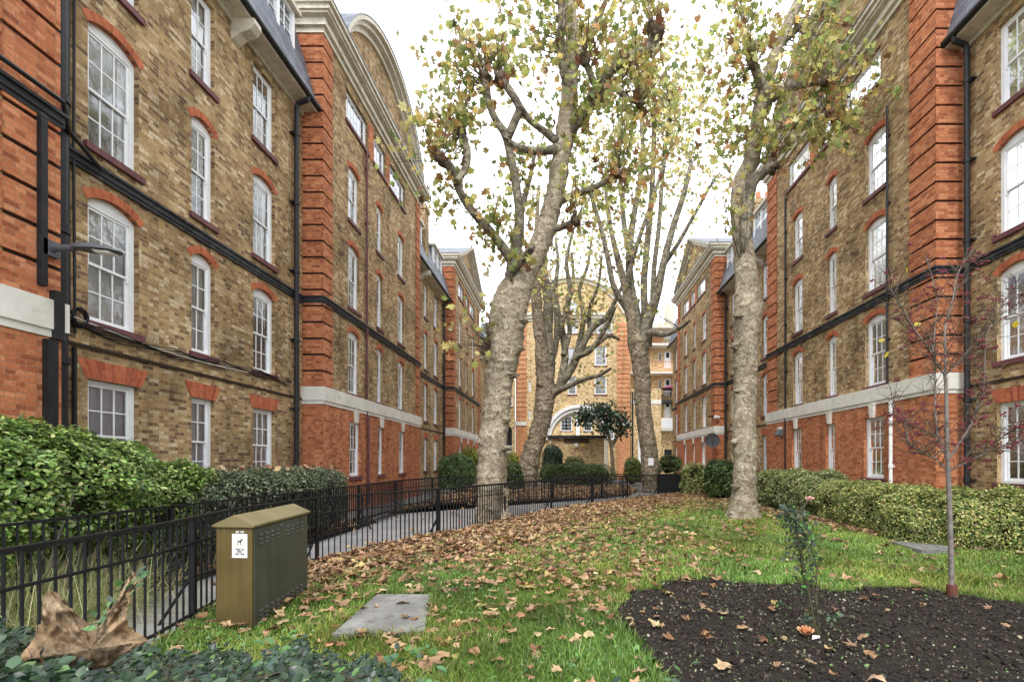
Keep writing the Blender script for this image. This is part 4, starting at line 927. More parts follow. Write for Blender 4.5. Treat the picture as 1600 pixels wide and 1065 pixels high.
# ------------------------------------------------------------------ railings
def railing(name, label, line, h=1.05, spacing=.108, post=2.75, brace_side=1, br=.0105):
    pts = [Vector((a, b, 0)) for a, b in line]; root = thing(name, label, 'railing', pts[0])
    top, bars, posts, extra = MB(), [], [], MB()
    for a, b in zip(pts, pts[1:]):
        t = (b - a).normalized(); nrm = Vector((-t.y, t.x, 0))
        for z, w, hh in ((h, .022, .013 if a.y < 9 else .02), (h - .25, .016, .010), (.1, .016, .010)):
            c = [a + nrm * w, a - nrm * w, b - nrm * w, b + nrm * w]
            top.prism([v + Vector((0, 0, z - hh)) for v in c], [v + Vector((0, 0, z + hh)) for v in c])
    dist = 0; nxt_b = .03; nxt_p = .05
    for a, b in zip(pts, pts[1:]):
        Ls = (b - a).length; t = (b - a) / Ls; nrm = Vector((-t.y, t.x, 0)) * brace_side
        while nxt_p < dist + Ls:
            p = a + t * (nxt_p - dist); posts.append((p, nrm, t)); nxt_p += post
        while nxt_b < dist + Ls: bars.append(a + t * (nxt_b - dist)); nxt_b += spacing
        dist += Ls
    top.build('rail', M['black'], root)
    for p, nrm, t in posts:
        mb = MB(); w = .022 if p.y < 9 else .03
        c = [p + t * w + nrm * w, p - t * w + nrm * w, p - t * w - nrm * w, p + t * w - nrm * w]; mb.prism([v + Vector((0, 0, -.05)) for v in c], [v + Vector((0, 0, h + .012)) for v in c]); po = mb.build('post', M['black'], root)
        mb = MB(); mb.tube([p + Vector((0, 0, .5)), p - nrm * .3 + Vector((0, 0, 0.0))], [.016 if p.y < 9 else .022] * 2, 6); mb.build('brace', M['black'], po)
    def score(p):
        q = VX + F * p.x / p.y; return (1 / p.y if -10 < q < 1610 and p.y > 1.5 else 0)
    bars.sort(key=lambda p: -score(p))
    for p in bars[:100]:
        mb = MB(); w_ = br * (1.3 if p.y > 9 else 1); mb.tube([p + Vector((0, 0, .03)), p + Vector((0, 0, h))], [w_, w_], 6); mb.build('bar', M['black'], root)
    mb = MB()
    for p in bars[100:]: w_ = br * (1.3 if p.y > 9 else 1); mb.tube([p + Vector((0, 0, .03)), p + Vector((0, 0, h))], [w_, w_], 5)
    if bars[100:]: tag(mb.build('bars', M['black'], root), kind='stuff')
    return root
railing('iron_railing', 'near black iron railing between the leafy lawn and the grey path', FENCE, brace_side=-1)
railing('iron_railing', 'far black iron railing beyond the path, around the hedge and leaf bed', FENCE_B, brace_side=1)

# ------------------------------------------------------------------ cabinet
cw_ = Vector((-.993, .10, 0)).normalized(); cd_ = Vector((-.13, 1, 0)).normalized(); C0 = Vector((-2.96, 4.57, 0.0))
cab = thing('utility_cabinet', 'olive green metal utility cabinet with pitched top standing on the grass by the railing', 'cabinet', C0)
CW, CD = .37, 1.3
def cp(a, b, z): return C0 + cw_ * a + cd_ * b + Vector((0, 0, z))
mb = MB(); mb.prism([cp(0, 0, -.03), cp(CW, 0, -.03), cp(CW, 0, 1.0), cp(CW / 2, 0, 1.065), cp(0, 0, 1.0)], [cp(0, CD, -.03), cp(CW, CD, -.03), cp(CW, CD, 1.0), cp(CW / 2, CD, 1.065), cp(0, CD, 1.0)]); mb.build('body', M['cab_front'], cab)
mb = MB()
for a0, a1, z0, z1 in ((-.03, CW / 2, .985, 1.078), (CW + .03, CW / 2, .985, 1.078)):
    mb.prism([cp(a0, -.03, z0), cp(a1, -.03, z1), cp(a1, -.03, z1 + .018), cp(a0, -.03, z0 + .018)], [cp(a0, CD + .03, z0), cp(a1, CD + .03, z1), cp(a1, CD + .03, z1 + .018), cp(a0, CD + .03, z0 + .018)])
mb.prism([cp(-.03, -.029, .985), cp(CW + .03, -.029, .985), cp(CW / 2, -.029, 1.078)], [cp(-.03, -.004, .985), cp(CW + .03, -.004, .985), cp(CW / 2, -.004, 1.078)])
mb.build('roof', M['cab_roof'], cab)
mb = MB(); mb.prism([cp(-.014, .02, .02), cp(-.014, CD - .02, .02), cp(-.014, CD - .02, .965), cp(-.014, .02, .965)], [cp(0, .02, .02), cp(0, CD - .02, .02), cp(0, CD - .02, .965), cp(0, .02, .965)]); door = mb.build('door', M['cab_side'], cab)
mb = MB()
for z0, cols_ in ((.80, [.1, .22, .34, .46, .70, .82, .94, 1.06]), (.06, [.1, .22, .34, .46, .58, .70, .82, .94, 1.06])):
    for b in cols_:
        for k in range(3):
            z = z0 + k * .042
            mb.prism([cp(-.014, b, z), cp(-.014, b + .07, z), cp(-.028, b + .066, z + .004), cp(-.028, b + .004, z + .004)], [cp(-.014, b, z + .022), cp(-.014, b + .07, z + .022), cp(-.016, b + .066, z + .02), cp(-.016, b + .004, z + .02)])
mb.build('vent_louvres', M['cab_side'], door)
mb = MB(); mb.tube([cp(-.014, .56, .93), cp(-.03, .56, .93)], [.016, .016], 10); mb.build('lock', M['steel'], door)
def fpt(a, z, off=.003): return cp(CW * (1 - a), -off, z)
mb = MB(); mb.prism([fpt(.44, .69, 0), fpt(.865, .69, 0), fpt(.865, .918, 0), fpt(.44, .918, 0)], [fpt(.44, .69), fpt(.865, .69), fpt(.865, .918), fpt(.44, .918)]); sign = mb.build('dog_fouling_sticker', M['paper'], cab)
mb = MB(); cx, cz = .652, .84; rw_ = .049 / CW
for k in range(32):
    t0, t1 = 2 * math.pi * k / 32, 2 * math.pi * (k + 1) / 32
    mb.face([fpt(cx + rw_ * r_ * math.cos(t), cz + .049 * r_ * math.sin(t), .005) for r_, t in ((1, t0), (1, t1), (.88, t1), (.88, t0))])
mb.build('ring', M['gold'], sign)
mb = MB()
def dp_(pts): mb.face([fpt(cx + x / CW, cz + z_, .0055) for x, z_ in pts])
dp_([(-.017, .001), (.014, .0), (.019, .013), (.012, .016), (-.017, .011)]); dp_([(.008, .01), (.019, .012), (.023, .024), (.014, .03)]); dp_([(.014, .02), (.033, .017), (.031, .025), (.02, .031), (.016, .037), (.012, .028)])
dp_([(-.019, .0), (-.009, .004), (-.013, -.012), (-.02, -.028), (-.027, -.028), (-.02, -.013)]); dp_([(.007, .002), (.016, .004), (.017, -.028), (.011, -.028)]); dp_([(-.017, .004), (-.013, .012), (-.02, .026), (-.023, .026)])
mb.build('dog_symbol', M['ink'], sign)
def text(body, size, a, z, off, mat, parent, name, bold=0.0):
    cu = bpy.data.curves.new('t', 'FONT'); cu.body = body; cu.size = size; cu.align_x = 'CENTER'; cu.offset = bold; ob = bpy.data.objects.new('t', cu); COL.objects.link(ob)
    bpy.context.view_layer.update(); me = bpy.data.meshes.new_from_object(ob.evaluated_get(bpy.context.evaluated_depsgraph_get())); bpy.data.objects.remove(ob)
    p = fpt(a, z, off); X = -cw_; Mx = Matrix(((X.x, 0, 0, p.x), (X.y, 0, 0, p.y), (0, 1, 0, p.z), (0, 0, 0, 1)))
    me.transform(Mx); me.materials.clear(); me.materials.append(mat); return link(name, me, parent)
for i, w in enumerate(('Clean up', 'after', 'your dog')): text(w, .026, .652, .765 - i * .0215, .0055, M['ink'], sign, 'lettering', .0006)
text('AE WI', .032, .66, .926, .004, M['paper'], cab, 'lettering', .001)

# ------------------------------------------------------------------ trees
def spline(pts, per=5):
    P = [Vector(p[:3]) for p in pts]; r = [p[3] for p in pts]; out = []; rr = []
    for i in range(len(P) - 1):
        p0, p1, p2, p3 = P[max(i - 1, 0)], P[i], P[i + 1], P[min(i + 2, len(P) - 1)]
        for k in range(per):
            t = k / per; out.append(.5 * ((2 * p1) + (p2 - p0) * t + (2 * p0 - 5 * p1 + 4 * p2 - p3) * t * t + (3 * p1 - p0 - 3 * p2 + p3) * t ** 3)); rr.append(r[i] + (r[i + 1] - r[i]) * t)
    out.append(P[-1]); rr.append(r[-1]); return out, rr
GREENY = [(.37, .38, .12), (.2, .25, .08), (.48, .39, .13), (.36, .2, .09), (.5, .47, .24), (.22, .12, .06), (.42, .39, .15)]
class Tree:
    def __init__(s, label, Y, base, trunk_mat=None):
        s.Y = Y; s.root = thing('plane_tree', label, 'tree', base); s.samples = []; s.ends = []; s.twig = MB(); s.tr = MB(); s.up = MB(); s.lp = []; s.kn = MB()
    def limb(s, pts, dy=0.0, y0=0.0, trunk=False, seg=None, lump=.12, knuckle=False, per=6):
        n = len(pts); w = []
        for i, (px, py, r) in enumerate(pts):
            Y = s.Y + y0 + dy * i / max(1, n - 1); p = at(px, py, Y); w.append((p.x, p.y, p.z, r / F * s.Y))
        P, rr = spline(w, per if not trunk else 22)
        mb = s.tr if trunk else MB()
        mb.tube(P, rr, seg or (36 if trunk else 9), lump, 1.2 if trunk else 2.5, seed=s.Y)
        if not trunk: mb.build('limb', M['bark_up'], s.root, True)
        for p, r in zip(P, rr):
            if r < .12: s.samples.append((p, r))
        if knuckle:
            e = P[-1]; kr = rr[-1] * 1.15 + .02; kn = MB(); kn.ball(e, kr, 2, 1.0)
            for q in range(5): kn.ball(e + Vector((random.uniform(-1, 1), random.uniform(-1, 1), random.uniform(-.6, 1))) * kr * .8, kr * .5, 1, 1.0)
            kn.build('pollard_knuckle', M['twig'], s.root, True)
            for q in range(14):
                d = Vector((random.gauss(0, .42), random.gauss(0, .42), 1)).normalized(); L_ = random.uniform(.6, 2.0); m = e + d * L_ * .5 + Vector((random.gauss(0, .05), 0, 0)); t = e + d * L_ + Vector((0, 0, .12))
                s.twig.tube([e, m, t], [.011, .008, .003], 4, cap=False)
                for _ in range(random.randint(2, 7)): s.lp.append((e + (t - e) * random.uniform(.3, 1) + Vector([random.gauss(0, .12) for _ in range(3)]), 0))
            for q in range(9): s.lp.append((e + Vector([random.gauss(0, kr * 1.5) for _ in range(3)]), 1))
        return P[-1]
    def burl(s, px, py, r, Y=None, sq=(1.0, .8, .5)): s.tr.ball(at(px, py, (Y or s.Y) + .16), r * .78 / F * s.Y, 3, .8, sq)
    def crown(s, ells, dep, per, spread=.22, wr=.009, dens=.76):
        S = np.array([tuple(p) for p, r in s.samples])
        for cx, cy, rx, ry, n in ells:
            for _ in range(int(n * dens)):
                th = random.random() * 6.283; q = math.sqrt(random.random()); c = np.array(at(cx + rx * q * math.cos(th), cy + ry * q * math.sin(th), s.Y + random.uniform(-dep, dep) * (1 - .4 * q)))
                dv = c - S; ds = np.linalg.norm(dv, axis=1) + 1.2 * np.maximum(0, -dv[:, 2]); j = int(np.argmin(ds + rng.random(len(S)) * .5)); a = Vector(S[j]); b = Vector(c)
                if ds[j] > 4.2 and random.random() < .5: continue
                L_ = (b - a).length; m = (a + b) / 2 + Vector((random.gauss(0, .06), random.gauss(0, .06), -.05)) * L_
                s.twig.tube([a, a.lerp(m, .55) * .9 + (a.lerp(b, .27)) * .1, m, b], [wr + .0022 * L_, wr, wr * .8, .003], 4, cap=False)
                k = max(2, int(per * .62 * random.uniform(.4, 1.6)))
                for _ in range(k):
                    t = random.uniform(.35, 1.08); p = (1 - t) ** 2 * a + 2 * t * (1 - t) * m + t * t * b
                    s.lp.append((p + Vector([random.gauss(0, spread) for _ in range(3)]), 0))
    def finish(s, size=(.115, .215), pal=None, w=None, bright=1.3, simple=False):
        o = s.tr.build('trunk', M['bark'] if s.Y < 20 else M['bark_far'], s.root, True)
        if s.twig.v: s.twig.build('twigs', M['twig'], s.root)
        if s.lp:
            P = np.array([tuple(p) for p, k in s.lp]); dead = np.array([k for p, k in s.lp]); n = len(P)
            c = pick(n, GREENY, w or [6, 5, 4, 1.5, 3, .9, 4], .25) * bright; c[dead == 1] = pick(int((dead == 1).sum()), [(.3, .14, .06), (.2, .09, .05), (.4, .23, .1)])
            tv, tf = maple(1, .5, .25, .08, 5)
            scatter('crown', tv, tf, P, rng.uniform(size[0], size[1], n), rotm(rng.uniform(0, 6.28, n), rng.normal(.9, .8, n), rng.normal(0, .8, n)), c, M['leaf'], s.root)

# near tree, left of centre
T = Tree('tall gnarled plane tree behind the near railing, left of centre, trunk forking and leaning right', 12.7, (-1.85, 12.7, 0))
T.limb([(771, 828, 35), (771, 815, 28), (769, 785, 24.5), (769, 750, 22.5), (770, 700, 21.5), (775, 650, 21), (779, 600, 21.5), (784, 560, 26), (789, 530, 28), (793, 500, 28), (800, 470, 27), (811, 445, 22), (827, 415, 17.5), (842, 385, 16), (853, 358, 15), (862, 325, 14), (870, 290, 13.5), (876, 250, 13.5), (883, 210, 14), (888, 165, 13), (892, 110, 11), (894, 55, 9.5), (891, 0, 8.5), (888, -70, 6), (890, -150, 3)], trunk=True, lump=.17)
for b in ((765, 548, 17), (808, 545, 13), (772, 600, 13), (800, 585, 12), (760, 560, 12), (789, 700, 12), (752, 690, 9), (790, 575, 16), (770, 520, 13), (812, 500, 13), (800, 430, 13), (765, 640, 10), (790, 655, 11), (782, 475, 14)): T.burl(*b, Y=12.35)
T.limb([(795, 480, 18), (801, 435, 12), (807, 385, 9), (812, 340, 7.5), (808, 300, 6.5), (799, 250, 6), (790, 212, 6), (775, 188, 5.2), (764, 160, 4.8), (758, 122, 6)], dy=-.9, y0=-.1, knuckle=True)
T.limb([(792, 218, 6), (803, 192, 6), (811, 168, 5.5), (797, 142, 5.5), (781, 120, 6)], dy=-.4, y0=-.75, knuckle=True)
T.limb([(874, 232, 8), (845, 236, 5.5), (815, 232, 5), (793, 222, 5)], dy=-.6, y0=-.15)
T.limb([(872, 222, 7), (850, 205, 5), (828, 188, 4.5), (812, 165, 4.5)], dy=-.9, y0=-.1)
T.limb([(803, 412, 9), (775, 372, 6.8), (748, 342, 6), (724, 310, 5.6), (712, 280, 6), (704, 262, 6.5), (690, 250, 7)], dy=-1.2, y0=-.1, knuckle=True)
T.limb([(714, 284, 5), (727, 262, 5), (731, 240, 5), (726, 222, 5.5), (721, 207, 6)], dy=.5, y0=-1.0, knuckle=True)
T.limb([(884, 215, 11), (903, 186, 9), (920, 160, 8.5), (938, 132, 8), (958, 106, 7.5), (985, 90, 7.5), (1008, 80, 8), (1020, 64, 9), (1025, 50, 9)], dy=-.8, knuckle=True)
T.limb([(905, 188, 6), (925, 168, 5), (950, 140, 4.5), (978, 112, 4.5), (1000, 86, 4)], dy=.6)
T.limb([(890, 135, 9), (880, 108, 6.5), (876, 70, 6.5), (878, 30, 6), (876, -30, 5), (880, -90, 3)], dy=-.8, y0=-.1)
T.limb([(896, 110, 6), (915, 70, 5), (930, 35, 4.5), (945, 5, 4), (955, -50, 3)], dy=1.0)
T.limb([(925, 150, 5), (930, 135, 4.5), (922, 115, 4.5), (914, 95, 5)], dy=-.5, y0=-.4, knuckle=True)
T.limb([(960, 138, 4), (980, 152, 3.2), (1000, 163, 3.5)], dy=-.2, y0=-.5, knuckle=True)
T.limb([(862, 358, 7), (880, 354, 5), (898, 346, 5)], dy=-.4, knuckle=True)
T.limb([(868, 318, 6), (900, 303, 4.5), (930, 292, 4.2), (950, 281, 4), (966, 272, 4.5)], dy=-.8, knuckle=True)
T.limb([(805, 420, 6), (822, 400, 5), (832, 385, 5)], dy=-.7, y0=-.4)
T.limb([(812, 345, 5), (822, 300, 4), (830, 270, 3.5), (836, 235, 3)], dy=1.2)
T.crown([(880, 40, 140, 90, 70), (990, 60, 100, 90, 42), (700, 120, 75, 110, 46), (770, 70, 110, 90, 50), (660, 250, 60, 90, 26), (760, 280, 110, 90, 48), (800, 360, 60, 60, 20), (960, 190, 120, 100, 64), (970, 300, 80, 60, 26), (1030, 130, 60, 90, 26), (860, -60, 230, 60, 30)], 2.0, 13)
for _ in range(46):   # leafy shoots from the burl low on the trunk
    e = at(766, 545, 12.3); t = at(random.uniform(690, 765), random.uniform(465, 565), 12.3 + random.uniform(-.8, .3)); T.twig.tube([e, (e + t) / 2 + Vector((0, 0, .08)), t], [.008, .006, .003], 4, cap=False)
    for _ in range(1): T.lp.append((t + Vector([random.gauss(0, .08) for _ in range(3)]), 0))
T.finish()

# near tree, right of centre
T = Tree('pale lumpy plane tree standing on the lawn right of centre before the variegated hedge', 13.4, (5.0, 13.4, 0))
T.limb([(1160, 822, 36), (1161, 808, 28), (1162, 790, 21), (1163, 760, 17.5), (1164, 720, 17), (1163, 690, 18.5), (1163, 640, 17), (1165, 590, 17), (1164, 560, 19.5), (1165, 530, 18), (1167, 505, 21), (1169, 480, 21), (1167, 455, 18.5), (1165, 420, 16.5), (1161, 385, 14.5), (1155, 345, 12.5), (1154, 310, 11.5), (1159, 280, 11.5), (1173, 255, 12.5), (1181, 222, 10), (1186, 175, 10.5), (1199, 125, 9.5), (1215, 75, 8.5), (1234, 32, 7.5), (1250, -5, 7), (1266, -60, 5)], trunk=True, lump=.12)
for b in ((1150, 540, 12), (1178, 520, 12), (1160, 495, 17), (1172, 568, 12), (1148, 690, 8), (1178, 715, 10), (1150, 760, 10), (1176, 790, 13), (1147, 803, 13), (1168, 650, 11), (1155, 610, 9), (1180, 475, 12)): T.burl(*b, Y=13.1)
T.limb([(1160, 425, 5), (1162, 385, 9), (1166, 340, 10), (1169, 310, 9.5), (1175, 285, 9), (1190, 270, 8), (1207, 260, 7)], dy=-.6, y0=-.05, knuckle=True)
T.limb([(1188, 175, 7), (1190, 145, 5.5), (1182, 120, 5), (1176, 102, 5)], dy=-.6, knuckle=True)
T.limb([(1190, 165, 7), (1212, 150, 5.5), (1236, 138, 5), (1262, 131, 4.5), (1288, 127, 4.5)], dy=-1, knuckle=True)
T.limb([(1186, 208, 6), (1215, 200, 5), (1245, 196, 4.5), (1272, 188, 4.5), (1294, 175, 5)], dy=-.8, knuckle=True)
T.limb([(1217, 72, 6), (1245, 45, 5), (1268, 28, 4.5), (1300, 10, 4)], dy=.8)
T.limb([(1195, 140, 6), (1180, 100, 4.5), (1165, 55, 4), (1158, 10, 3)], dy=.9)
T.crown([(1230, 30, 125, 80, 48), (1310, 110, 115, 110, 50), (1180, 90, 75, 90, 28), (1150, 200, 85, 75, 32), (1250, 205, 100, 65, 34), (1340, 180, 60, 60, 22), (1110, 70, 60, 80, 28), (1120, 220, 60, 50, 18), (1250, -60, 160, 50, 20)], 1.8, 13)
T.finish()

# far tree, left
T = Tree('leaning plane tree with twisted limbs before the far arch, behind the leaf bed', 28.0, (-2.0, 28, 0))
T.limb([(818, 772, 24), (820, 760, 18), (825, 735, 15.5), (832, 705, 14.5), (840, 680, 14), (847, 655, 14), (851, 625, 15), (852, 600, 14.5), (850, 580, 13), (846, 540, 10), (840, 490, 8.5), (838, 440, 7), (841, 400, 5.5), (839, 350, 4), (842, 290, 2)], trunk=True, lump=.2)
T.limb([(853, 612, 12), (857, 570, 11), (855, 520, 9), (857, 470, 8), (850, 425, 6.5), (851, 380, 5), (858, 320, 3.5), (860, 250, 2)], dy=1.5)
T.limb([(856, 622, 9), (878, 598, 6.5), (895, 572, 5.6), (909, 542, 5), (926, 512, 5), (946, 497, 4), (960, 472, 3), (975, 440, 2)], dy=-2)
T.limb([(860, 616, 6), (888, 603, 4.2), (913, 592, 3.4), (936, 586, 2.8), (955, 575, 1.8)], dy=-3)
T.limb([(876, 600, 7), (883, 560, 6), (880, 525, 5), (873, 490, 4.5), (868, 455, 3.5), (872, 410, 2.5)], dy=1)
T.limb([(894, 573, 5), (905, 535, 4.5), (912, 495, 4), (905, 455, 3.2), (918, 415, 2.6), (925, 370, 2)], dy=2)
T.limb([(858, 560, 6), (880, 500, 4), (890, 450, 3.5), (885, 410, 3), (895, 360, 2)], dy=-1)
T.limb([(905, 548, 4), (930, 540, 3.5), (950, 525, 3), (968, 530, 2)], dy=1)
T.limb([(884, 590, 5), (900, 560, 4.5), (925, 545, 4), (950, 505, 3), (962, 478, 2)], dy=-3)
T.limb([(858, 575, 6), (868, 540, 5), (870, 500, 4), (865, 460, 3.4), (872, 415, 2.6), (868, 370, 1.8)], dy=-1.5)
T.limb([(880, 555, 4.5), (890, 520, 3.8), (888, 480, 3.4), (896, 440, 2.8), (893, 395, 2)], dy=1.8)
T.limb([(910, 542, 4), (920, 520, 3.4), (922, 480, 3), (935, 445, 2.4), (940, 400, 1.8)], dy=-1)
T.crown([(850, 400, 80, 70, 42), (900, 450, 80, 60, 34), (930, 510, 60, 50, 18), (850, 480, 60, 50, 18), (880, 340, 80, 60, 26), (935, 590, 50, 20, 10), (960, 420, 60, 70, 26), (820, 420, 50, 70, 20)], 3.0, 13, .3, .011)
T.finish((.14, .24), w=[6, 3, 7, 1.5, 6, .8, 6], bright=1.4)

# far tree, right
T = Tree('upright plane tree with many tall stems and a small notice, right of the far arch', 26.0, (4.8, 26, 0))
T.limb([(1020, 772, 19), (1019, 755, 16), (1016, 725, 14), (1013, 695, 13), (1008, 660, 12.5), (1004, 625, 12.5), (1003, 590, 13), (1000, 560, 13.5), (994, 535, 13), (989, 512, 9), (983, 480, 7.5), (977, 450, 6), (968, 415, 5), (958, 375, 4), (950, 330, 3.2), (945, 280, 2)], trunk=True, lump=.14)
T.limb([(995, 535, 10), (993, 490, 8), (986, 450, 6.5), (983, 400, 5.5), (990, 340, 4.8), (1000, 280, 4), (1004, 225, 3.5), (1001, 170, 4)], dy=1, knuckle=True)
T.limb([(1002, 550, 11), (1012, 505, 8.5), (1026, 460, 7), (1036, 415, 5.5), (1050, 360, 4.8), (1068, 305, 4.2), (1080, 255, 3)], dy=-1.5)
T.limb([(1000, 545, 8), (1007, 495, 6), (1006, 445, 5.5), (1011, 385, 5), (1017, 320, 4.5), (1021, 250, 4), (1022, 180, 4.5)], dy=2, knuckle=True)
T.limb([(1012, 540, 7), (1016, 520, 5.5), (1040, 522, 4), (1065, 510, 3), (1078, 500, 2)], dy=-2)
T.limb([(985, 490, 6), (960, 450, 4.5), (950, 405, 4), (940, 360, 3.2), (928, 320, 3), (920, 290, 2)], dy=-2)
T.limb([(985, 410, 5), (975, 350, 4), (970, 290, 3.5), (962, 240, 2.5)], dy=2)
T.limb([(1020, 480, 5), (1022, 420, 4), (1030, 350, 3.5), (1035, 280, 3), (1048, 160, 3)], dy=1, knuckle=True)
T.limb([(1036, 415, 4), (1060, 380, 3.2), (1085, 335, 2.8), (1110, 290, 2.2)], dy=-1)
T.limb([(978, 455, 4), (990, 400, 3.5), (1010, 340, 3), (1040, 250, 2.2)], dy=-2)
T.crown([(960, 230, 110, 90, 66), (1040, 200, 90, 80, 64), (920, 330, 90, 80, 32), (1010, 320, 100, 80, 40), (1090, 240, 70, 110, 90), (1060, 120, 75, 90, 80), (960, 150, 90, 100, 70), (960, 430, 80, 60, 20), (1040, 430, 60, 60, 14), (990, 140, 120, 60, 26)], 3.0, 11, .3, .011)
T.finish((.14, .24), w=[6, 4, 6, 1.5, 5, .8, 5], bright=1.35)
mb = MB(); p = at(1017, 721, 25.4); mb.box(p.x - .14, p.x + .14, p.y - .02, p.y, p.z - .2, p.z + .2); tag(mb.build('paper_notice', M['paper']), 'small white notice fixed to the far right plane trunk', 'notice')

# ------------------------------------------------------------------ hedges and shrubs
def cloud(c, sdim, ex, n, lo=.80, hi=1.03, rough=.10, zmin=.06, freq=1.6):
    sx, sy_, sz_ = sdim; A = np.array([sy_ * sz_, sy_ * sz_, sx * sz_, sx * sz_, sx * sy_]); f = rng.choice(5, n, p=A / A.sum()); p = rng.uniform(-1, 1, (n, 3))
    p[f == 0, 0] = 1; p[f == 1, 0] = -1; p[f == 2, 1] = 1; p[f == 3, 1] = -1; p[f == 4, 2] = 1
    r = 1 / (np.abs(p) ** ex).sum(1) ** (1 / ex); p = p * r[:, None]; nr = np.sign(p) * np.abs(p) ** (ex - 1) / np.array(sdim); nr /= np.linalg.norm(nr, axis=1, keepdims=True)
    w = p * np.array(sdim) + np.array(c); nz = np.array([noise.noise(Vector(q) * freq) + .6 * noise.noise(Vector(q) * freq * 3) for q in w])
    k = lo + (hi - lo) * rng.random(n) ** .5; w = np.array(c) + p * np.array(sdim) * k[:, None] + nr * (nz * rough)[:, None]
    m = w[:, 2] > zmin; return w[m], nr[m], k[m], nz[m]
def hedge(name, label, cat, blobs, size, dens, pal, w=None, mat='matleaf', ex=4, rough=.1, tpl=None, freq=1.6, stems=False, up=.5, group=None, core=.84):
    b0 = blobs[0][0]; root = thing(name, label, cat, (b0[0], b0[1], 0), group); Ps, Ns, Ks, Zs = [], [], [], []; cm = MB()
    for c, sd in blobs:
        A = 8 * (sd[0] * sd[2] + sd[1] * sd[2] + .5 * sd[0] * sd[1]); n = int(A * dens); a = cloud(c, sd, ex, n, rough=rough, freq=freq); Ps.append(a[0]); Ns.append(a[1]); Ks.append(a[2]); Zs.append(a[3])
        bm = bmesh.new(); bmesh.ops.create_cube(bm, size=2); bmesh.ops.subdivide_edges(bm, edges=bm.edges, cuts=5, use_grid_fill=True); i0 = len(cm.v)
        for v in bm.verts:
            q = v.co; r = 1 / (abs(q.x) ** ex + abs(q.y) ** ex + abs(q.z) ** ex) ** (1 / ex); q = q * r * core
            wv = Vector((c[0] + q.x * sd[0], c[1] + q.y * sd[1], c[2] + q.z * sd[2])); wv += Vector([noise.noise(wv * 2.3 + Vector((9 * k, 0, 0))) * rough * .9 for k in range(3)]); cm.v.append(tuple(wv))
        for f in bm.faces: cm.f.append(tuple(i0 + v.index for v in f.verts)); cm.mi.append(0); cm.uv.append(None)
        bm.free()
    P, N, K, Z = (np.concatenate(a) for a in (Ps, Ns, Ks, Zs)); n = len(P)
    cm.build('dark_core', M['core'], root)  # solid dark core added as the hedge's shaded inside, stops see-through
    nn = N * .8 + np.array([0, 0, up]) + rng.normal(0, .55, (n, 3)); col = pick(n, pal, w, .16)
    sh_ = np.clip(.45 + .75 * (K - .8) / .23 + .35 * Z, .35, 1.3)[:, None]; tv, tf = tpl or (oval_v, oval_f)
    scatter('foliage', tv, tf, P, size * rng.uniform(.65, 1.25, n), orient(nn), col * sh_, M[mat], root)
    if stems:
        mb = MB()
        for c, sd in blobs:
            for _ in range(26):
                a = Vector((c[0] + random.uniform(-.8, .8) * sd[0], c[1] + random.uniform(-.8, .8) * sd[1], 0)); b = a + Vector((random.gauss(0, .25), random.gauss(0, .25), c[2] + .3 * sd[2])); mb.tube([a, (a + b) / 2 + Vector((random.gauss(0, .06), random.gauss(0, .06), 0)), b], [.016, .012, .006], 5)
        mb.build('stems', M['twig_grey'], root)
    return root
kite_v = np.array([(0, 0, 0), (.3, .5, .07), (0, 1, -.03), (-.3, .5, .07)]); kite_f = np.array([(0, 1, 2), (0, 2, 3)]); KITE = (kite_v, kite_f)
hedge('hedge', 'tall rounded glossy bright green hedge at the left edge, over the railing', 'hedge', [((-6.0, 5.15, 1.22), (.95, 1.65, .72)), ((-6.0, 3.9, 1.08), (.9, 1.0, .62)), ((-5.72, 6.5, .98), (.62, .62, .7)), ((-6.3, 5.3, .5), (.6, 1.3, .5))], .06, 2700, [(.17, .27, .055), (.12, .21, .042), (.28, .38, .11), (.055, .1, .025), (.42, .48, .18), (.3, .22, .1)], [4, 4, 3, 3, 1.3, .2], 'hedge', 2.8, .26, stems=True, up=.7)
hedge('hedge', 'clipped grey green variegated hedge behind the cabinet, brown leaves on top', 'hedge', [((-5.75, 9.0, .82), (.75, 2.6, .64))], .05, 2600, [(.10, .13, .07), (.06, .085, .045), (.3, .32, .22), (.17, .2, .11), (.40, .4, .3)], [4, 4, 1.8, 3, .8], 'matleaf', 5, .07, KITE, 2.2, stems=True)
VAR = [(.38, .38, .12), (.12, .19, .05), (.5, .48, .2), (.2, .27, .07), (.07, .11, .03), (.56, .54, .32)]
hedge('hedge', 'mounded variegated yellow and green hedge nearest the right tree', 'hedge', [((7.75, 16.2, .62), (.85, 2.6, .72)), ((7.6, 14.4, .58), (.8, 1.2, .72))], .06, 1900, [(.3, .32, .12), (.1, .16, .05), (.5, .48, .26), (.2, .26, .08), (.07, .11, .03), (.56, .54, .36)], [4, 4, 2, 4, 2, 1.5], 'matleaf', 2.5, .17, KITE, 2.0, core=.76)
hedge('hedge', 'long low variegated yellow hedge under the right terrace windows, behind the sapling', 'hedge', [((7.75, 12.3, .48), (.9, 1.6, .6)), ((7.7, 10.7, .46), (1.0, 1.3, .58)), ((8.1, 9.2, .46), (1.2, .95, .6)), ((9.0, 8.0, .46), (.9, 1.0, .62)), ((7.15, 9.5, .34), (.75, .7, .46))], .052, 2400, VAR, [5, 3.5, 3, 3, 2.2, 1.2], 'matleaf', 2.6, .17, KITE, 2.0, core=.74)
HB = [(.06, .1, .035), (.1, .16, .05), (.04, .07, .025), (.15, .21, .07)]
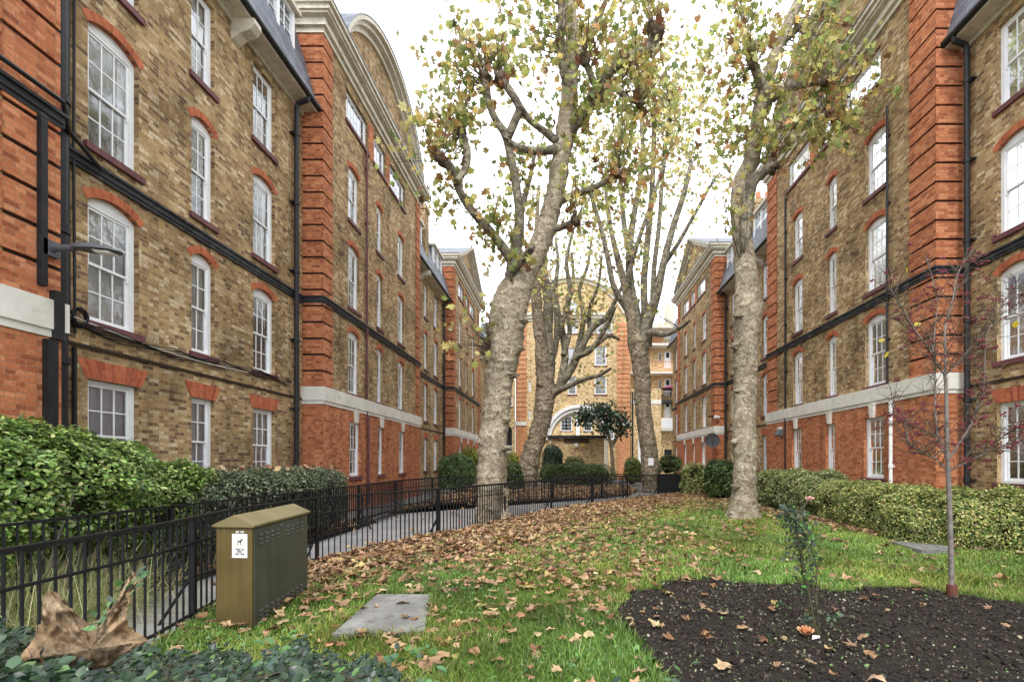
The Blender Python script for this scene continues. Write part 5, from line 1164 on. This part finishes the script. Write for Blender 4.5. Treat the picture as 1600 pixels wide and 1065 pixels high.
def bush(px0, px1, y0, y1, Y, label, pal=HB, size=.09, dens=500, name='shrub', depth=None, rough=.14, w=None, lift=False):
    a, b = at(px0, y1, Y), at(px1, y0, Y); hx = (b.x - a.x) / 2; zt = b.z; zb = a.z if lift else 0.0; hz = (zt - zb) / 2
    return hedge(name, label, name, [(((a.x + b.x) / 2, Y, zb + hz), (hx, depth or max(.6, hx * .9), hz))], size, dens, pal, w, 'matleaf', 2.5, rough, KITE, 1.5)
bush(686, 741, 709, 765, 24.5, 'rounded green bush behind the railing, left of the gnarled trunk', [(.1, .17, .06), (.06, .11, .035), (.16, .24, .09)])
bush(718, 750, 698, 730, 31, 'yellow green shrub peeping over the rounded bush by the left wall', [(.4, .42, .06), (.25, .3, .05), (.08, .12, .03)])
bush(786, 812, 706, 735, 34, 'yellow topped shrub between the gnarled trunk and the leaning trunk', [(.45, .42, .06), (.2, .28, .06), (.08, .12, .04)])
bush(780, 816, 722, 762, 27, 'dark green bush between the gnarled trunk and the leaning trunk')
bush(847, 880, 694, 735, 35, 'dark round clipped shrub beside the brick store wall', [(.05, .08, .05), (.08, .12, .07), (.03, .05, .03)])
bush(834, 962, 723, 752, 32, 'long dark hedge in front of the brick store', name='hedge', depth=.8, dens=380)
bush(880, 915, 712, 736, 33.5, 'loose olive shrub growing over the dark hedge', [(.2, .22, .08), (.1, .13, .05), (.3, .3, .13)])
bush(975, 1003, 715, 742, 33, 'small yellow green shrub left of the upright plane tree', [(.3, .32, .06), (.12, .18, .05), (.07, .11, .04)])
bush(1066, 1108, 724, 768, 23, 'pale variegated shrub beside the far right path', VAR)
bush(1103, 1150, 717, 772, 20.5, 'large dark leaved shrub left of the pale trunk', size=.13)
bush(1172, 1186, 742, 775, 19, 'dark sliver of shrub just right of the pale trunk', size=.1)
n = 95; x = -5.75 + .68 * rng.uniform(-1, 1, n); y = 9.0 + 2.4 * rng.uniform(-1, 1, n); tv, tf = TPL[3]
tag(scatter('hedge_top_leaves', tv, tf, np.stack([x, y, 1.47 + rng.normal(0, .02, n)], 1), rng.uniform(.07, .14, n), rotm(rng.uniform(0, 6.28, n), rng.normal(0, .5, n), rng.normal(0, .5, n)), pick(n, DRY, DW), M['dry']), 'brown leaves caught on top of the clipped grey green hedge', 'leaves', kind='stuff')
# planter with shrub
p = at(1045, 745, 25.5); pl = thing('planter', 'dark square planter with a green shrub, right of the upright tree', 'planter', (p.x, p.y, 0))
mb = MB(); mb.box(p.x - .58, p.x + .58, p.y - .5, p.y + .5, 0, .95); mb.build('box', M['black'], pl)
bush(1030, 1064, 713, 738, 25.5, 'spreading green shrub growing in the dark planter', HB, lift=True, rough=.3)
# little evergreen tree by the store
et = Tree('small dark evergreen tree beside the brick store', 38.0, (3.6, 38, 0)); et.root.name = 'evergreen_tree'
et.limb([(958, 745, 3.5), (957, 720, 3), (955, 700, 2.6), (950, 675, 2.2), (943, 650, 1.6)], trunk=True, lump=.05); et.limb([(955, 700, 2.2), (966, 680, 1.6), (972, 665, 1)]); et.limb([(952, 680, 2), (930, 662, 1.5), (915, 655, 1)])
et.crown([(938, 652, 32, 20, 34), (925, 640, 22, 14, 18), (958, 662, 26, 18, 26), (945, 632, 14, 8, 8), (905, 655, 16, 12, 10), (972, 672, 18, 12, 14), (910, 668, 10, 8, 5)], 1.2, 24, .28, .015)
et_l = et.lp; et.lp = []; et.finish()
P = np.array([tuple(p) for p, k in et_l]); n = len(P); scatter('crown', kite_v, kite_f, P, rng.uniform(.25, .45, n), rotm(rng.uniform(0, 6.28, n), rng.normal(.3, .6, n), rng.normal(0, .6, n)), pick(n, [(.05, .10, .065), (.09, .16, .1), (.035, .07, .045)]), M['matleaf'], et.root)
# ornamental grass behind the railing
og = thing('ornamental_grass', 'arching clump of fine pale grass behind the railing at left', 'grass clump', (-5.15, 4.75, 0))
def tuft(c, n, ln, wd, pal, sp=1.0):
    a = rng.uniform(0, 6.283, n); el = rng.uniform(.25, 1.35, n); L_ = ln * rng.uniform(.6, 1.1, n); b = np.array(c)[None] + rng.normal(0, .12 * sp, (n, 3)) * np.array([1, 1.8, 0]); V = []; k = 6
    dx, dy = np.cos(a), np.sin(a); px_, py_ = -dy * wd, dx * wd
    for i in range(k):
        t = i / (k - 1); r = L_ * t * np.cos(el) * (1 + .3 * t); zz_ = L_ * (t * np.sin(el) - .55 * t * t * np.cos(el)); w_ = 1 - .85 * t; q_ = b + np.stack([dx * r, dy * r, np.maximum(zz_, .03 - b[:, 2] + .02 * t)], 1)
        V += [q_ + np.stack([px_ * w_, py_ * w_, 0 * w_ + px_ * 0], 1), q_ - np.stack([px_ * w_, py_ * w_, px_ * 0], 1)]
    V = np.stack(V, 1); c_ = pick(n, pal); t_ = []
    for i in range(k - 1): t_ += [(2 * i, 2 * i + 1, 2 * i + 3), (2 * i, 2 * i + 3, 2 * i + 2)]
    Fc = (np.array(t_)[None] + (np.arange(n) * 2 * k)[:, None, None]).reshape(-1, 3); return V.reshape(-1, 3), Fc, np.repeat(c_, 2 * k, axis=0)
V, Fc, Cc = tuft((-5.05, 4.6, .03), 4200, .95, .003, [(.6, .58, .3), (.42, .48, .2), (.72, .66, .4), (.24, .3, .12)], 2.2); raw('blades', V, Fc, Cc, M['grass'], og)

# foreground shrub and the large leaf caught on it
fs = thing('low_shrub', 'small leaved dark green shrub along the bottom left in front of the camera', 'shrub', (-.9, 1.2, 0))
n = 15000; py_ = rng.random(n); Yv = .78 + 1.15 * rng.random(n); pxv = rng.uniform(-150, 640, n)
topy = np.interp(pxv, [-200, 0, 60, 200, 300, 380, 470, 560, 640], [950, 962, 985, 1008, 1010, 1018, 1004, 1022, 1066]) + 9 * np.sin(pxv * .05) + 6 * np.sin(pxv * .13)
tsl = topy + (1.93 - Yv) * 62
X = (pxv - VX) / F * 1.3 * (1 + (Yv - 1.3) * .12); zt = EYE - (tsl - VY) / F * Yv; z = zt - np.abs(rng.normal(0, .035, n))
P = np.stack([(pxv - VX) / F * Yv, Yv, z], 1); cl = np.sin(P[:, 0] * 19) * np.sin(P[:, 1] * 23) + rng.normal(0, .4, n); P[:, 2] += .012 * cl
scatter('foliage', oval_v * np.array([1.35, 1, 1]), oval_f, P, rng.uniform(.017, .03, n), orient(np.stack([rng.normal(0, .5, n), rng.normal(-.25, .5, n), np.ones(n)], 1)), pick(n, [(.024, .055, .03), (.034, .075, .034), (.055, .1, .05), (.015, .032, .02), (.11, .19, .06)], [5, 4, 3, 5, 1]), M['hedge'], fs)
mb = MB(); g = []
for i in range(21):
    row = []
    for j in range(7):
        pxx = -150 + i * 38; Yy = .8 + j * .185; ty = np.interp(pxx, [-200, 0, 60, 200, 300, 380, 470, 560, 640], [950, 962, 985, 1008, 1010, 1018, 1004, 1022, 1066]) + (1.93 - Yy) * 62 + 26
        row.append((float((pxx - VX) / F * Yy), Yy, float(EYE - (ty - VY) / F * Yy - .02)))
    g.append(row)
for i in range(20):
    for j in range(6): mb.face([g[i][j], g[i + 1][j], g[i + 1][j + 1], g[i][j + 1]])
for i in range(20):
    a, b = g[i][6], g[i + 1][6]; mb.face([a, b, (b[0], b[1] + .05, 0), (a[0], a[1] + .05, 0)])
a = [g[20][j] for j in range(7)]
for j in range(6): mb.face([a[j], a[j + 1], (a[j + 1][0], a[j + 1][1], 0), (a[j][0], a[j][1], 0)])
mb.build('dark_core', M['core'], fs)  # dark sheet added under the leaves as the shrub's shaded inside
mb = MB()
for _ in range(120):
    pxx = random.uniform(-40, 700); Yy = random.uniform(.9, 1.6); y0 = float(np.interp(pxx, [-200, 0, 200, 560, 700], [990, 985, 1025, 1035, 1080])) + (1.9 - Yy) * 45
    a = at(pxx, y0 + 12, Yy); b = at(pxx + random.uniform(-70, 70), y0 - random.uniform(0, 26), Yy + random.uniform(-.1, .1)); mb.tube([a, (a + b) / 2 + Vector((0, 0, .01)), b], [.0016, .0013, .0008], 4)
mb.build('twigs', M['twig'], fs)
# sprigs in front of the leaf and along the bottom edge
P, N = [], []
for (sx0, sy0, sx1, sy1, k) in ((140, 985, 214, 905, 20), (205, 900, 240, 905, 8), (520, 1050, 690, 1012, 26), (640, 1075, 700, 1040, 14), (960, 1080, 1080, 1050, 10), (400, 1040, 470, 985, 16), (720, 1085, 800, 1055, 8)):
    for i in range(k): t = i / k; P.append(tuple(at(sx0 + (sx1 - sx0) * t + random.gauss(0, 7), sy0 + (sy1 - sy0) * t + random.gauss(0, 6), 1.0 + random.gauss(0, .03))))
P = np.array(P); n = len(P); scatter('foliage', oval_v, oval_f, P, rng.uniform(.015, .028, n), orient(np.stack([rng.normal(0, .6, n), rng.normal(-.5, .5, n), np.ones(n)], 1)), pick(n, [(.06, .14, .05), (.1, .22, .06), (.045, .09, .06)]), M['hedge'], fs)
def hero():
    base = [(20, 1033), (48, 1005), (61, 978), (67, 955), (68, 932), (77, 921), (92, 928), (104, 942), (118, 958), (134, 971), (148, 971), (162, 961), (176, 947), (190, 931), (200, 915), (204, 900), (206, 892), (214, 893), (216, 905), (208, 922), (203, 940), (197, 955), (198, 970), (206, 983), (220, 992), (234, 1000), (222, 1006), (200, 1018), (170, 1040), (140, 1050), (100, 1048), (60, 1040)]
    out = []
    for (xa, ya), (xb, yb) in zip(base, base[1:] + base[:1]):
        for t, e in ((0, 2.2), (.17, .3), (.34, -1.6), (.5, -.6), (.67, .5), (.84, 1.0)): x_, y_ = xa + (xb - xa) * t, ya + (yb - ya) * t; l_ = math.hypot(x_ - 141, y_ - 1014); out.append((x_ + (x_ - 141) / l_ * e + random.gauss(0, .9), y_ + (y_ - 1014) / l_ * e + random.gauss(0, .9)))
    cx, cy = 141, 1014; n = len(out); RN = 34; V = []; C = []
    tips = [math.atan2(y - cy, x - cx) for x, y in ((75, 922), (210, 892), (232, 1000), (22, 1032), (70, 960), (200, 960))]
    for k in range(RN + 1):
        t = k / RN
        for x, y in out:
            xx, yy = cx + (x - cx) * t, cy + (y - cy) * t; ang = math.atan2(y - cy, x - cx)
            da = min(abs((ang - q + math.pi) % (2 * math.pi) - math.pi) for q in tips); vein = math.exp(-(da * t * 9) ** 2) * t
            q = Vector((xx * .03, yy * .03, 0)); wr = noise.noise(q * 1.2) * .03 + noise.noise(q * 3.2) * .016 + noise.noise(q * 7) * .005
            dep = 1.0 - .0006 * (xx - 141) + .05 * math.exp(-((xx - 128) / 30.0) ** 2) + wr * t + .075 * min(1, da * 1.8) * t ** 1.5 - .05 * max(0, t - .75) + (.0009 * max(0, 955 - yy))
            V.append(tuple(at(xx, yy, dep))); rad = math.hypot(xx - cx, yy - cy); q_i = min(range(6), key=lambda i_: abs((ang - tips[i_] + math.pi) % (2 * math.pi) - math.pi)); sd = (ang - tips[q_i] + math.pi) % (2 * math.pi) - math.pi
            al_, pe_ = rad * math.cos(sd), abs(rad * math.sin(sd)); sec = (al_ - pe_ * 1.1) % 15.0; vein = math.exp(-(pe_ / 1.7) ** 2) + .55 * math.exp(-((sec - 7.5) / 1.3) ** 2) * (pe_ < 40)
            m = .74 + .3 * noise.noise(q * 2.0 + Vector((0, 0, 3))) + .25 * noise.noise(q * 7) + .15 * noise.noise(q * 18) + .2 * vein * min(1, t * 3) + .1 * t; m = max(.2, m) ** 1.5
            g = .5 + .5 * noise.noise(q * .9 + Vector((5, 0, 0))); C.append((.36 * m * (.85 + .25 * g), .245 * m, .15 * m * (1.1 - .25 * g)))
    fs_ = []
    for k in range(RN):
        for j in range(n):
            a, b, c, d = k * n + j, k * n + (j + 1) % n, (k + 1) * n + (j + 1) % n, (k + 1) * n + j; fs_ += [(a, d, c), (a, c, b)]
    return raw('dry_leaf', np.array(V), np.array(fs_), np.clip(np.array(C), .02, .9), M['dry'])
o = hero(); o.data.polygons.foreach_set('use_smooth', [True] * len(o.data.polygons))
tag(o, 'large curled golden brown dry leaf caught on the shrub at bottom left', 'leaf')

# ------------------------------------------------------------------ sapling with berries
sp = thing('berry_sapling', 'slim bare sapling with dark red berries growing from the dark soil at right', 'tree', (4.36, 5.4, 0)); SY = 5.4
st, tw, bp, samp = MB(), MB(), [], []
def sl(pts, dy=0, y0=0, trunk=False):
    n = len(pts); w = []
    for i, (a, b, r) in enumerate(pts): p = at(a, b, SY + y0 + dy * i / (n - 1)); w.append((p.x, p.y, p.z, max(r * .62, .62) / F * SY))
    P, rr = spline(w, 6); st.tube(P, rr, 10 if trunk else 6, .08, 6)
    if not trunk: samp.extend(zip(P[3:], P[4:]))
sl([(1488, 952, 7), (1487, 925, 6.2), (1486, 870, 5.8), (1484, 800, 5.6), (1482, 745, 5.4), (1480, 700, 4.8), (1479, 640, 4.2), (1478, 600, 3.8), (1477, 584, 3.6)], trunk=True)
sl([(1477, 586, 3.4), (1477, 545, 3), (1477, 509, 2.7), (1488, 472, 2.2), (1494, 438, 1.7), (1503, 413, 1.3), (1519, 395, .9)], .2)
sl([(1477, 586, 2.8), (1463, 568, 2.3), (1458, 553, 2), (1441, 531, 1.5), (1420, 500, 1.2), (1404, 472, .9), (1390, 448, .6)], -.4)
sl([(1458, 553, 1.6), (1461, 510, 1.3), (1463, 463, 1), (1447, 401, .6)], .3)
sl([(1477, 586, 2.4), (1488, 575, 2), (1506, 556, 1.6), (1531, 525, 1.2), (1562, 503, 1), (1605, 470, .7)], -.3)
sl([(1481, 715, 3), (1468, 692, 2.6), (1462, 650, 2.2), (1461, 600, 1.8), (1459, 560, 1.4), (1452, 520, 1)], .2)
sl([(1484, 715, 3), (1500, 690, 2.8), (1516, 664, 2.6), (1527, 635, 2.3), (1537, 606, 2), (1539, 550, 1.5), (1543, 519, 1.2), (1568, 472, .8), (1590, 440, .6)], -.3)
sl([(1483, 735, 2.6), (1510, 722, 2.2), (1535, 710, 1.8), (1575, 695, 1.4), (1612, 688, 1)], -.4)
sl([(1535, 710, 1.5), (1570, 680, 1.1), (1600, 660, .8)], -.4, -.2)
sl([(1479, 735, 2.2), (1463, 717, 1.8), (1440, 706, 1.4), (1420, 690, 1.1), (1413, 660, .8)], -.3)
sl([(1480, 700, 2), (1462, 680, 1.6), (1440, 672, 1.3), (1420, 663, 1), (1403, 655, .8), (1392, 620, .6)], .3)
st.build('trunk', M['twig_grey'], sp, True)
for i, (a, b) in enumerate(samp):
    for _k in range(2 if i % 3 else 3):
        d = (b - a).normalized(); e = a + (d * random.uniform(.5, 1) + Vector((random.gauss(0, .8), random.gauss(0, .5), random.gauss(.25, .5)))).normalized() * random.uniform(.1, .38)
        m = (a + e) / 2 + Vector((random.gauss(0, .02), 0, random.gauss(0, .02))); tw.tube([a, m, e], [.0042, .0034, .0022], 4, cap=False)
        if random.random() < .5: f = m + (e - m).length * Vector((random.gauss(0, 1), random.gauss(0, .5), random.gauss(.3, .6))).normalized() * 1.1; tw.tube([m, f], [.003, .002], 4, cap=False); bp.append(f)
        bp.append(e)
tw.build('twigs', M['twig'], sp)
mb = MB(); random.shuffle(bp)
for e in bp[:190]:
    for _ in range(random.randint(4, 11)): mb.ball(e + Vector((random.gauss(0, .02), random.gauss(0, .02), random.gauss(-.012, .011))), random.uniform(.008, .0125), 1, 0)
mb.build('berries', M['maroon'], sp, True)
tv, tf = maple(1, .3, .1, .05, 2); lp = [tuple(at(a, b, SY - .1)) for a, b in ((1418, 428), (1382, 559), (1377, 535), (1587, 512), (1428, 509))]
scatter('leaf', oval_v * np.array([1.6, 1, 1]), oval_f, np.array(lp), np.full(5, .08), rotm(rng.uniform(0, 6, 5), rng.normal(1.2, .3, 5), rng.normal(0, .4, 5)), np.array([(.7, .55, .05), (.7, .58, .06), (.6, .5, .08), (.72, .58, .05), (.72, .56, .08)]), M['leaf'], sp)
mb = MB(); p = at(1488, 945, SY); mb.tube([(p.x, p.y, -.02), (p.x, p.y, .12), (p.x - .005, p.y, .23)], [.056, .054, .05], 12); mb.build('trunk_guard', M['guard'], sp)

# ------------------------------------------------------------------ rose
rs = thing('rose_bush', 'spindly rose bush with few leaves rising from the dark soil bed', 'rose bush', (2.2, 4.25, 0)); RY = 4.25
st = MB(); lp = []
def rl(pts, r=4.2, dy=0):
    n = len(pts); P, rr = spline([tuple(at(a, b, RY + dy * i / (n - 1))) + (r * (1 - .7 * i / (n - 1)) / F * RY * .34,) for i, (a, b) in enumerate(pts)], 5); st.tube(P, rr, 6); return P
A = rl([(1284, 1022), (1272, 965), (1262, 915), (1254, 870), (1247, 835), (1243, 810), (1248, 792)], 5)
B = rl([(1276, 1005), (1268, 950), (1258, 905), (1250, 860), (1240, 820), (1228, 800), (1222, 796)], 4.5, -.1)
rl([(1270, 990), (1260, 930), (1252, 880), (1246, 840), (1255, 815), (1262, 802)], 3.5, .1)
C_ = rl([(1262, 930), (1276, 895), (1272, 870), (1268, 850), (1282, 838)], 3, -.1); D_ = rl([(1252, 880), (1240, 862), (1225, 852), (1205, 845)], 2.5, .1)
rl([(1276, 945), (1276, 900), (1280, 880)], 5, .05); rl([(1247, 835), (1232, 818), (1218, 812)], 2.4); rl([(1254, 870), (1266, 850), (1270, 828)], 2.4, -.1); rl([(1258, 900), (1240, 885), (1228, 888)], 2.0); rl([(1280, 1010), (1278, 960), (1268, 900), (1262, 850), (1258, 815)], 3.2, -.1); rl([(1266, 960), (1248, 940), (1245, 920), (1255, 905)], 2.5); rl([(1262, 915), (1285, 930), (1290, 955), (1288, 968)], 2.2); rl([(1282, 985), (1300, 965), (1330, 945)], 1.8, -.2); rl([(1284, 1020), (1250, 1000), (1215, 1002), (1190, 1020)], 1.8, -.3)
st.build('stems', M['matstem'] if 'matstem' in M else noisy_mat('green_brown_stem', (.045, .06, .022), (.085, .07, .04), 12), rs)
for (cx, cy, rx, ry, n) in ((1243, 814, 18, 20, 70), (1235, 800, 16, 10, 30), (1256, 890, 12, 18, 18), (1246, 850, 12, 14, 20), (1260, 838, 16, 14, 22), (1242, 868, 18, 12, 12), (1268, 872, 14, 10, 12), (1252, 918, 8, 10, 8), (1305, 965, 14, 6, 12), (1262, 968, 10, 6, 10), (1215, 942, 8, 6, 7), (1200, 1000, 12, 6, 6)):
    for _ in range(int(n * 2.2)): lp.append(tuple(at(cx + random.gauss(0, rx * .6), cy + random.gauss(0, ry * .6), RY + random.gauss(0, .06))))
n = len(lp); scatter('leaves', oval_v * np.array([1.3, 1, 1]), oval_f, np.array(lp), rng.uniform(.026, .055, n), orient(rng.normal(0, 1, (n, 3)) + np.array([0, -.4, .5])), pick(n, [(.06, .1, .06), (.04, .07, .05), (.1, .16, .07), (.12, .09, .06), (.1, .25, .06)], [4, 4, 2, 1, 1]), M['hedge'], rs)
def rose_flower(px, py, r, mat, sub):
    mb = MB(); c = at(px, py, RY - .03); rr = r / F * RY
    for i in range(16):
        a = i * 2.4; q = rr * (.25 + .75 * i / 16); d = Vector((math.cos(a), math.sin(a), 0)); t = Vector((-d.y, d.x, 0)); b = c + d * q * .35
        g_ = [[b + d * (v * q * .75) + t * (u * q * .55 * (1 - .3 * v)) + Vector((0, 0, rr * .9 * (v - .35) * (1.1 - i / 24) - rr * .25 * u * u)) for u in (-1, -.33, .33, 1)] for v in (0, .5, 1)]
        for v in range(2):
            for u in range(3): mb.face([g_[v][u], g_[v][u + 1], g_[v + 1][u + 1], g_[v + 1][u]])
    return mb.build('flower', mat, rs, True)
rose_flower(1259, 984, 12, M['peach'], 0); rose_flower(1265, 778, 6, M['pink'], 0)
mb = MB(); rl2 = at(1264, 780, RY); p2 = at(1250, 800, RY); mb.tube([p2, rl2], [.004, .003], 5); mb.build('flower_stalk', M['twig'], rs)
p = at(1275, 997, 4.2); mb = MB(); mb.prism([p + Vector(v) for v in ((-.035, 0, -.02), (.04, .01, -.022), (.045, .02, .018), (-.02, .02, .024))], [p + Vector(v) + Vector((0, .004, 0)) for v in ((-.035, 0, -.02), (.04, .01, -.022), (.045, .02, .018), (-.02, .02, .024))]); tag(mb.build('plant_label', M['paper']), 'small white plastic plant label in the soil at the foot of the rose', 'plant label')

# ------------------------------------------------------------------ camera, sky, light
cam = bpy.data.cameras.new('camera'); co = bpy.data.objects.new('camera', cam); COL.objects.link(co); sc.camera = co
co.location = (0, 0, EYE); co.rotation_euler = (R(90), 0, 0); cam.sensor_width = 36; cam.lens = 36 * F / 1600; cam.shift_x = -(VX - 800) / 1600; cam.shift_y = (VY - 532.5) / 1600; cam.clip_end = 3000; cam.clip_start = .05
wd = bpy.data.worlds.new('World'); sc.world = wd; wd.use_nodes = True; nt = wd.node_tree; nt.nodes.clear()
out = nt.nodes.new('ShaderNodeOutputWorld'); sky = nt.nodes.new('ShaderNodeTexSky'); sky.sky_type = 'NISHITA'; sky.sun_disc = False; sky.sun_elevation = R(48); sky.sun_rotation = R(170)
b1 = nt.nodes.new('ShaderNodeBackground'); b1.inputs['Strength'].default_value = .06; nt.links.new(sky.outputs[0], b1.inputs['Color'])
tc = nt.nodes.new('ShaderNodeTexCoord'); nz = nt.nodes.new('ShaderNodeTexNoise'); nz.inputs['Scale'].default_value = 2.2; nz.inputs['Detail'].default_value = 5; nt.links.new(tc.outputs['Generated'], nz.inputs['Vector'])
cr = nt.nodes.new('ShaderNodeValToRGB'); cr.color_ramp.elements[0].color = (.9, .92, .95, 1); cr.color_ramp.elements[1].color = (1, 1, 1, 1); nt.links.new(nz.outputs['Fac'], cr.inputs['Fac'])
b2 = nt.nodes.new('ShaderNodeBackground'); b2.inputs['Strength'].default_value = 2.45; nt.links.new(cr.outputs['Color'], b2.inputs['Color'])
ad = nt.nodes.new('ShaderNodeAddShader'); nt.links.new(b1.outputs[0], ad.inputs[0]); nt.links.new(b2.outputs[0], ad.inputs[1]); nt.links.new(ad.outputs[0], out.inputs['Surface'])
sun = bpy.data.lights.new('sun', 'SUN'); sun.energy = 2.2; sun.angle = R(14); sun.color = (1, .95, .88); so = bpy.data.objects.new('sun', sun); COL.objects.link(so)
so.rotation_euler = (R(42), 0, R(-10))
sc.view_settings.view_transform = 'Standard'; sc.view_settings.look = 'None'; sc.view_settings.exposure = 0
sc.render.engine = 'CYCLES'; sc.cycles.max_bounces = 6; sc.cycles.transparent_max_bounces = 8
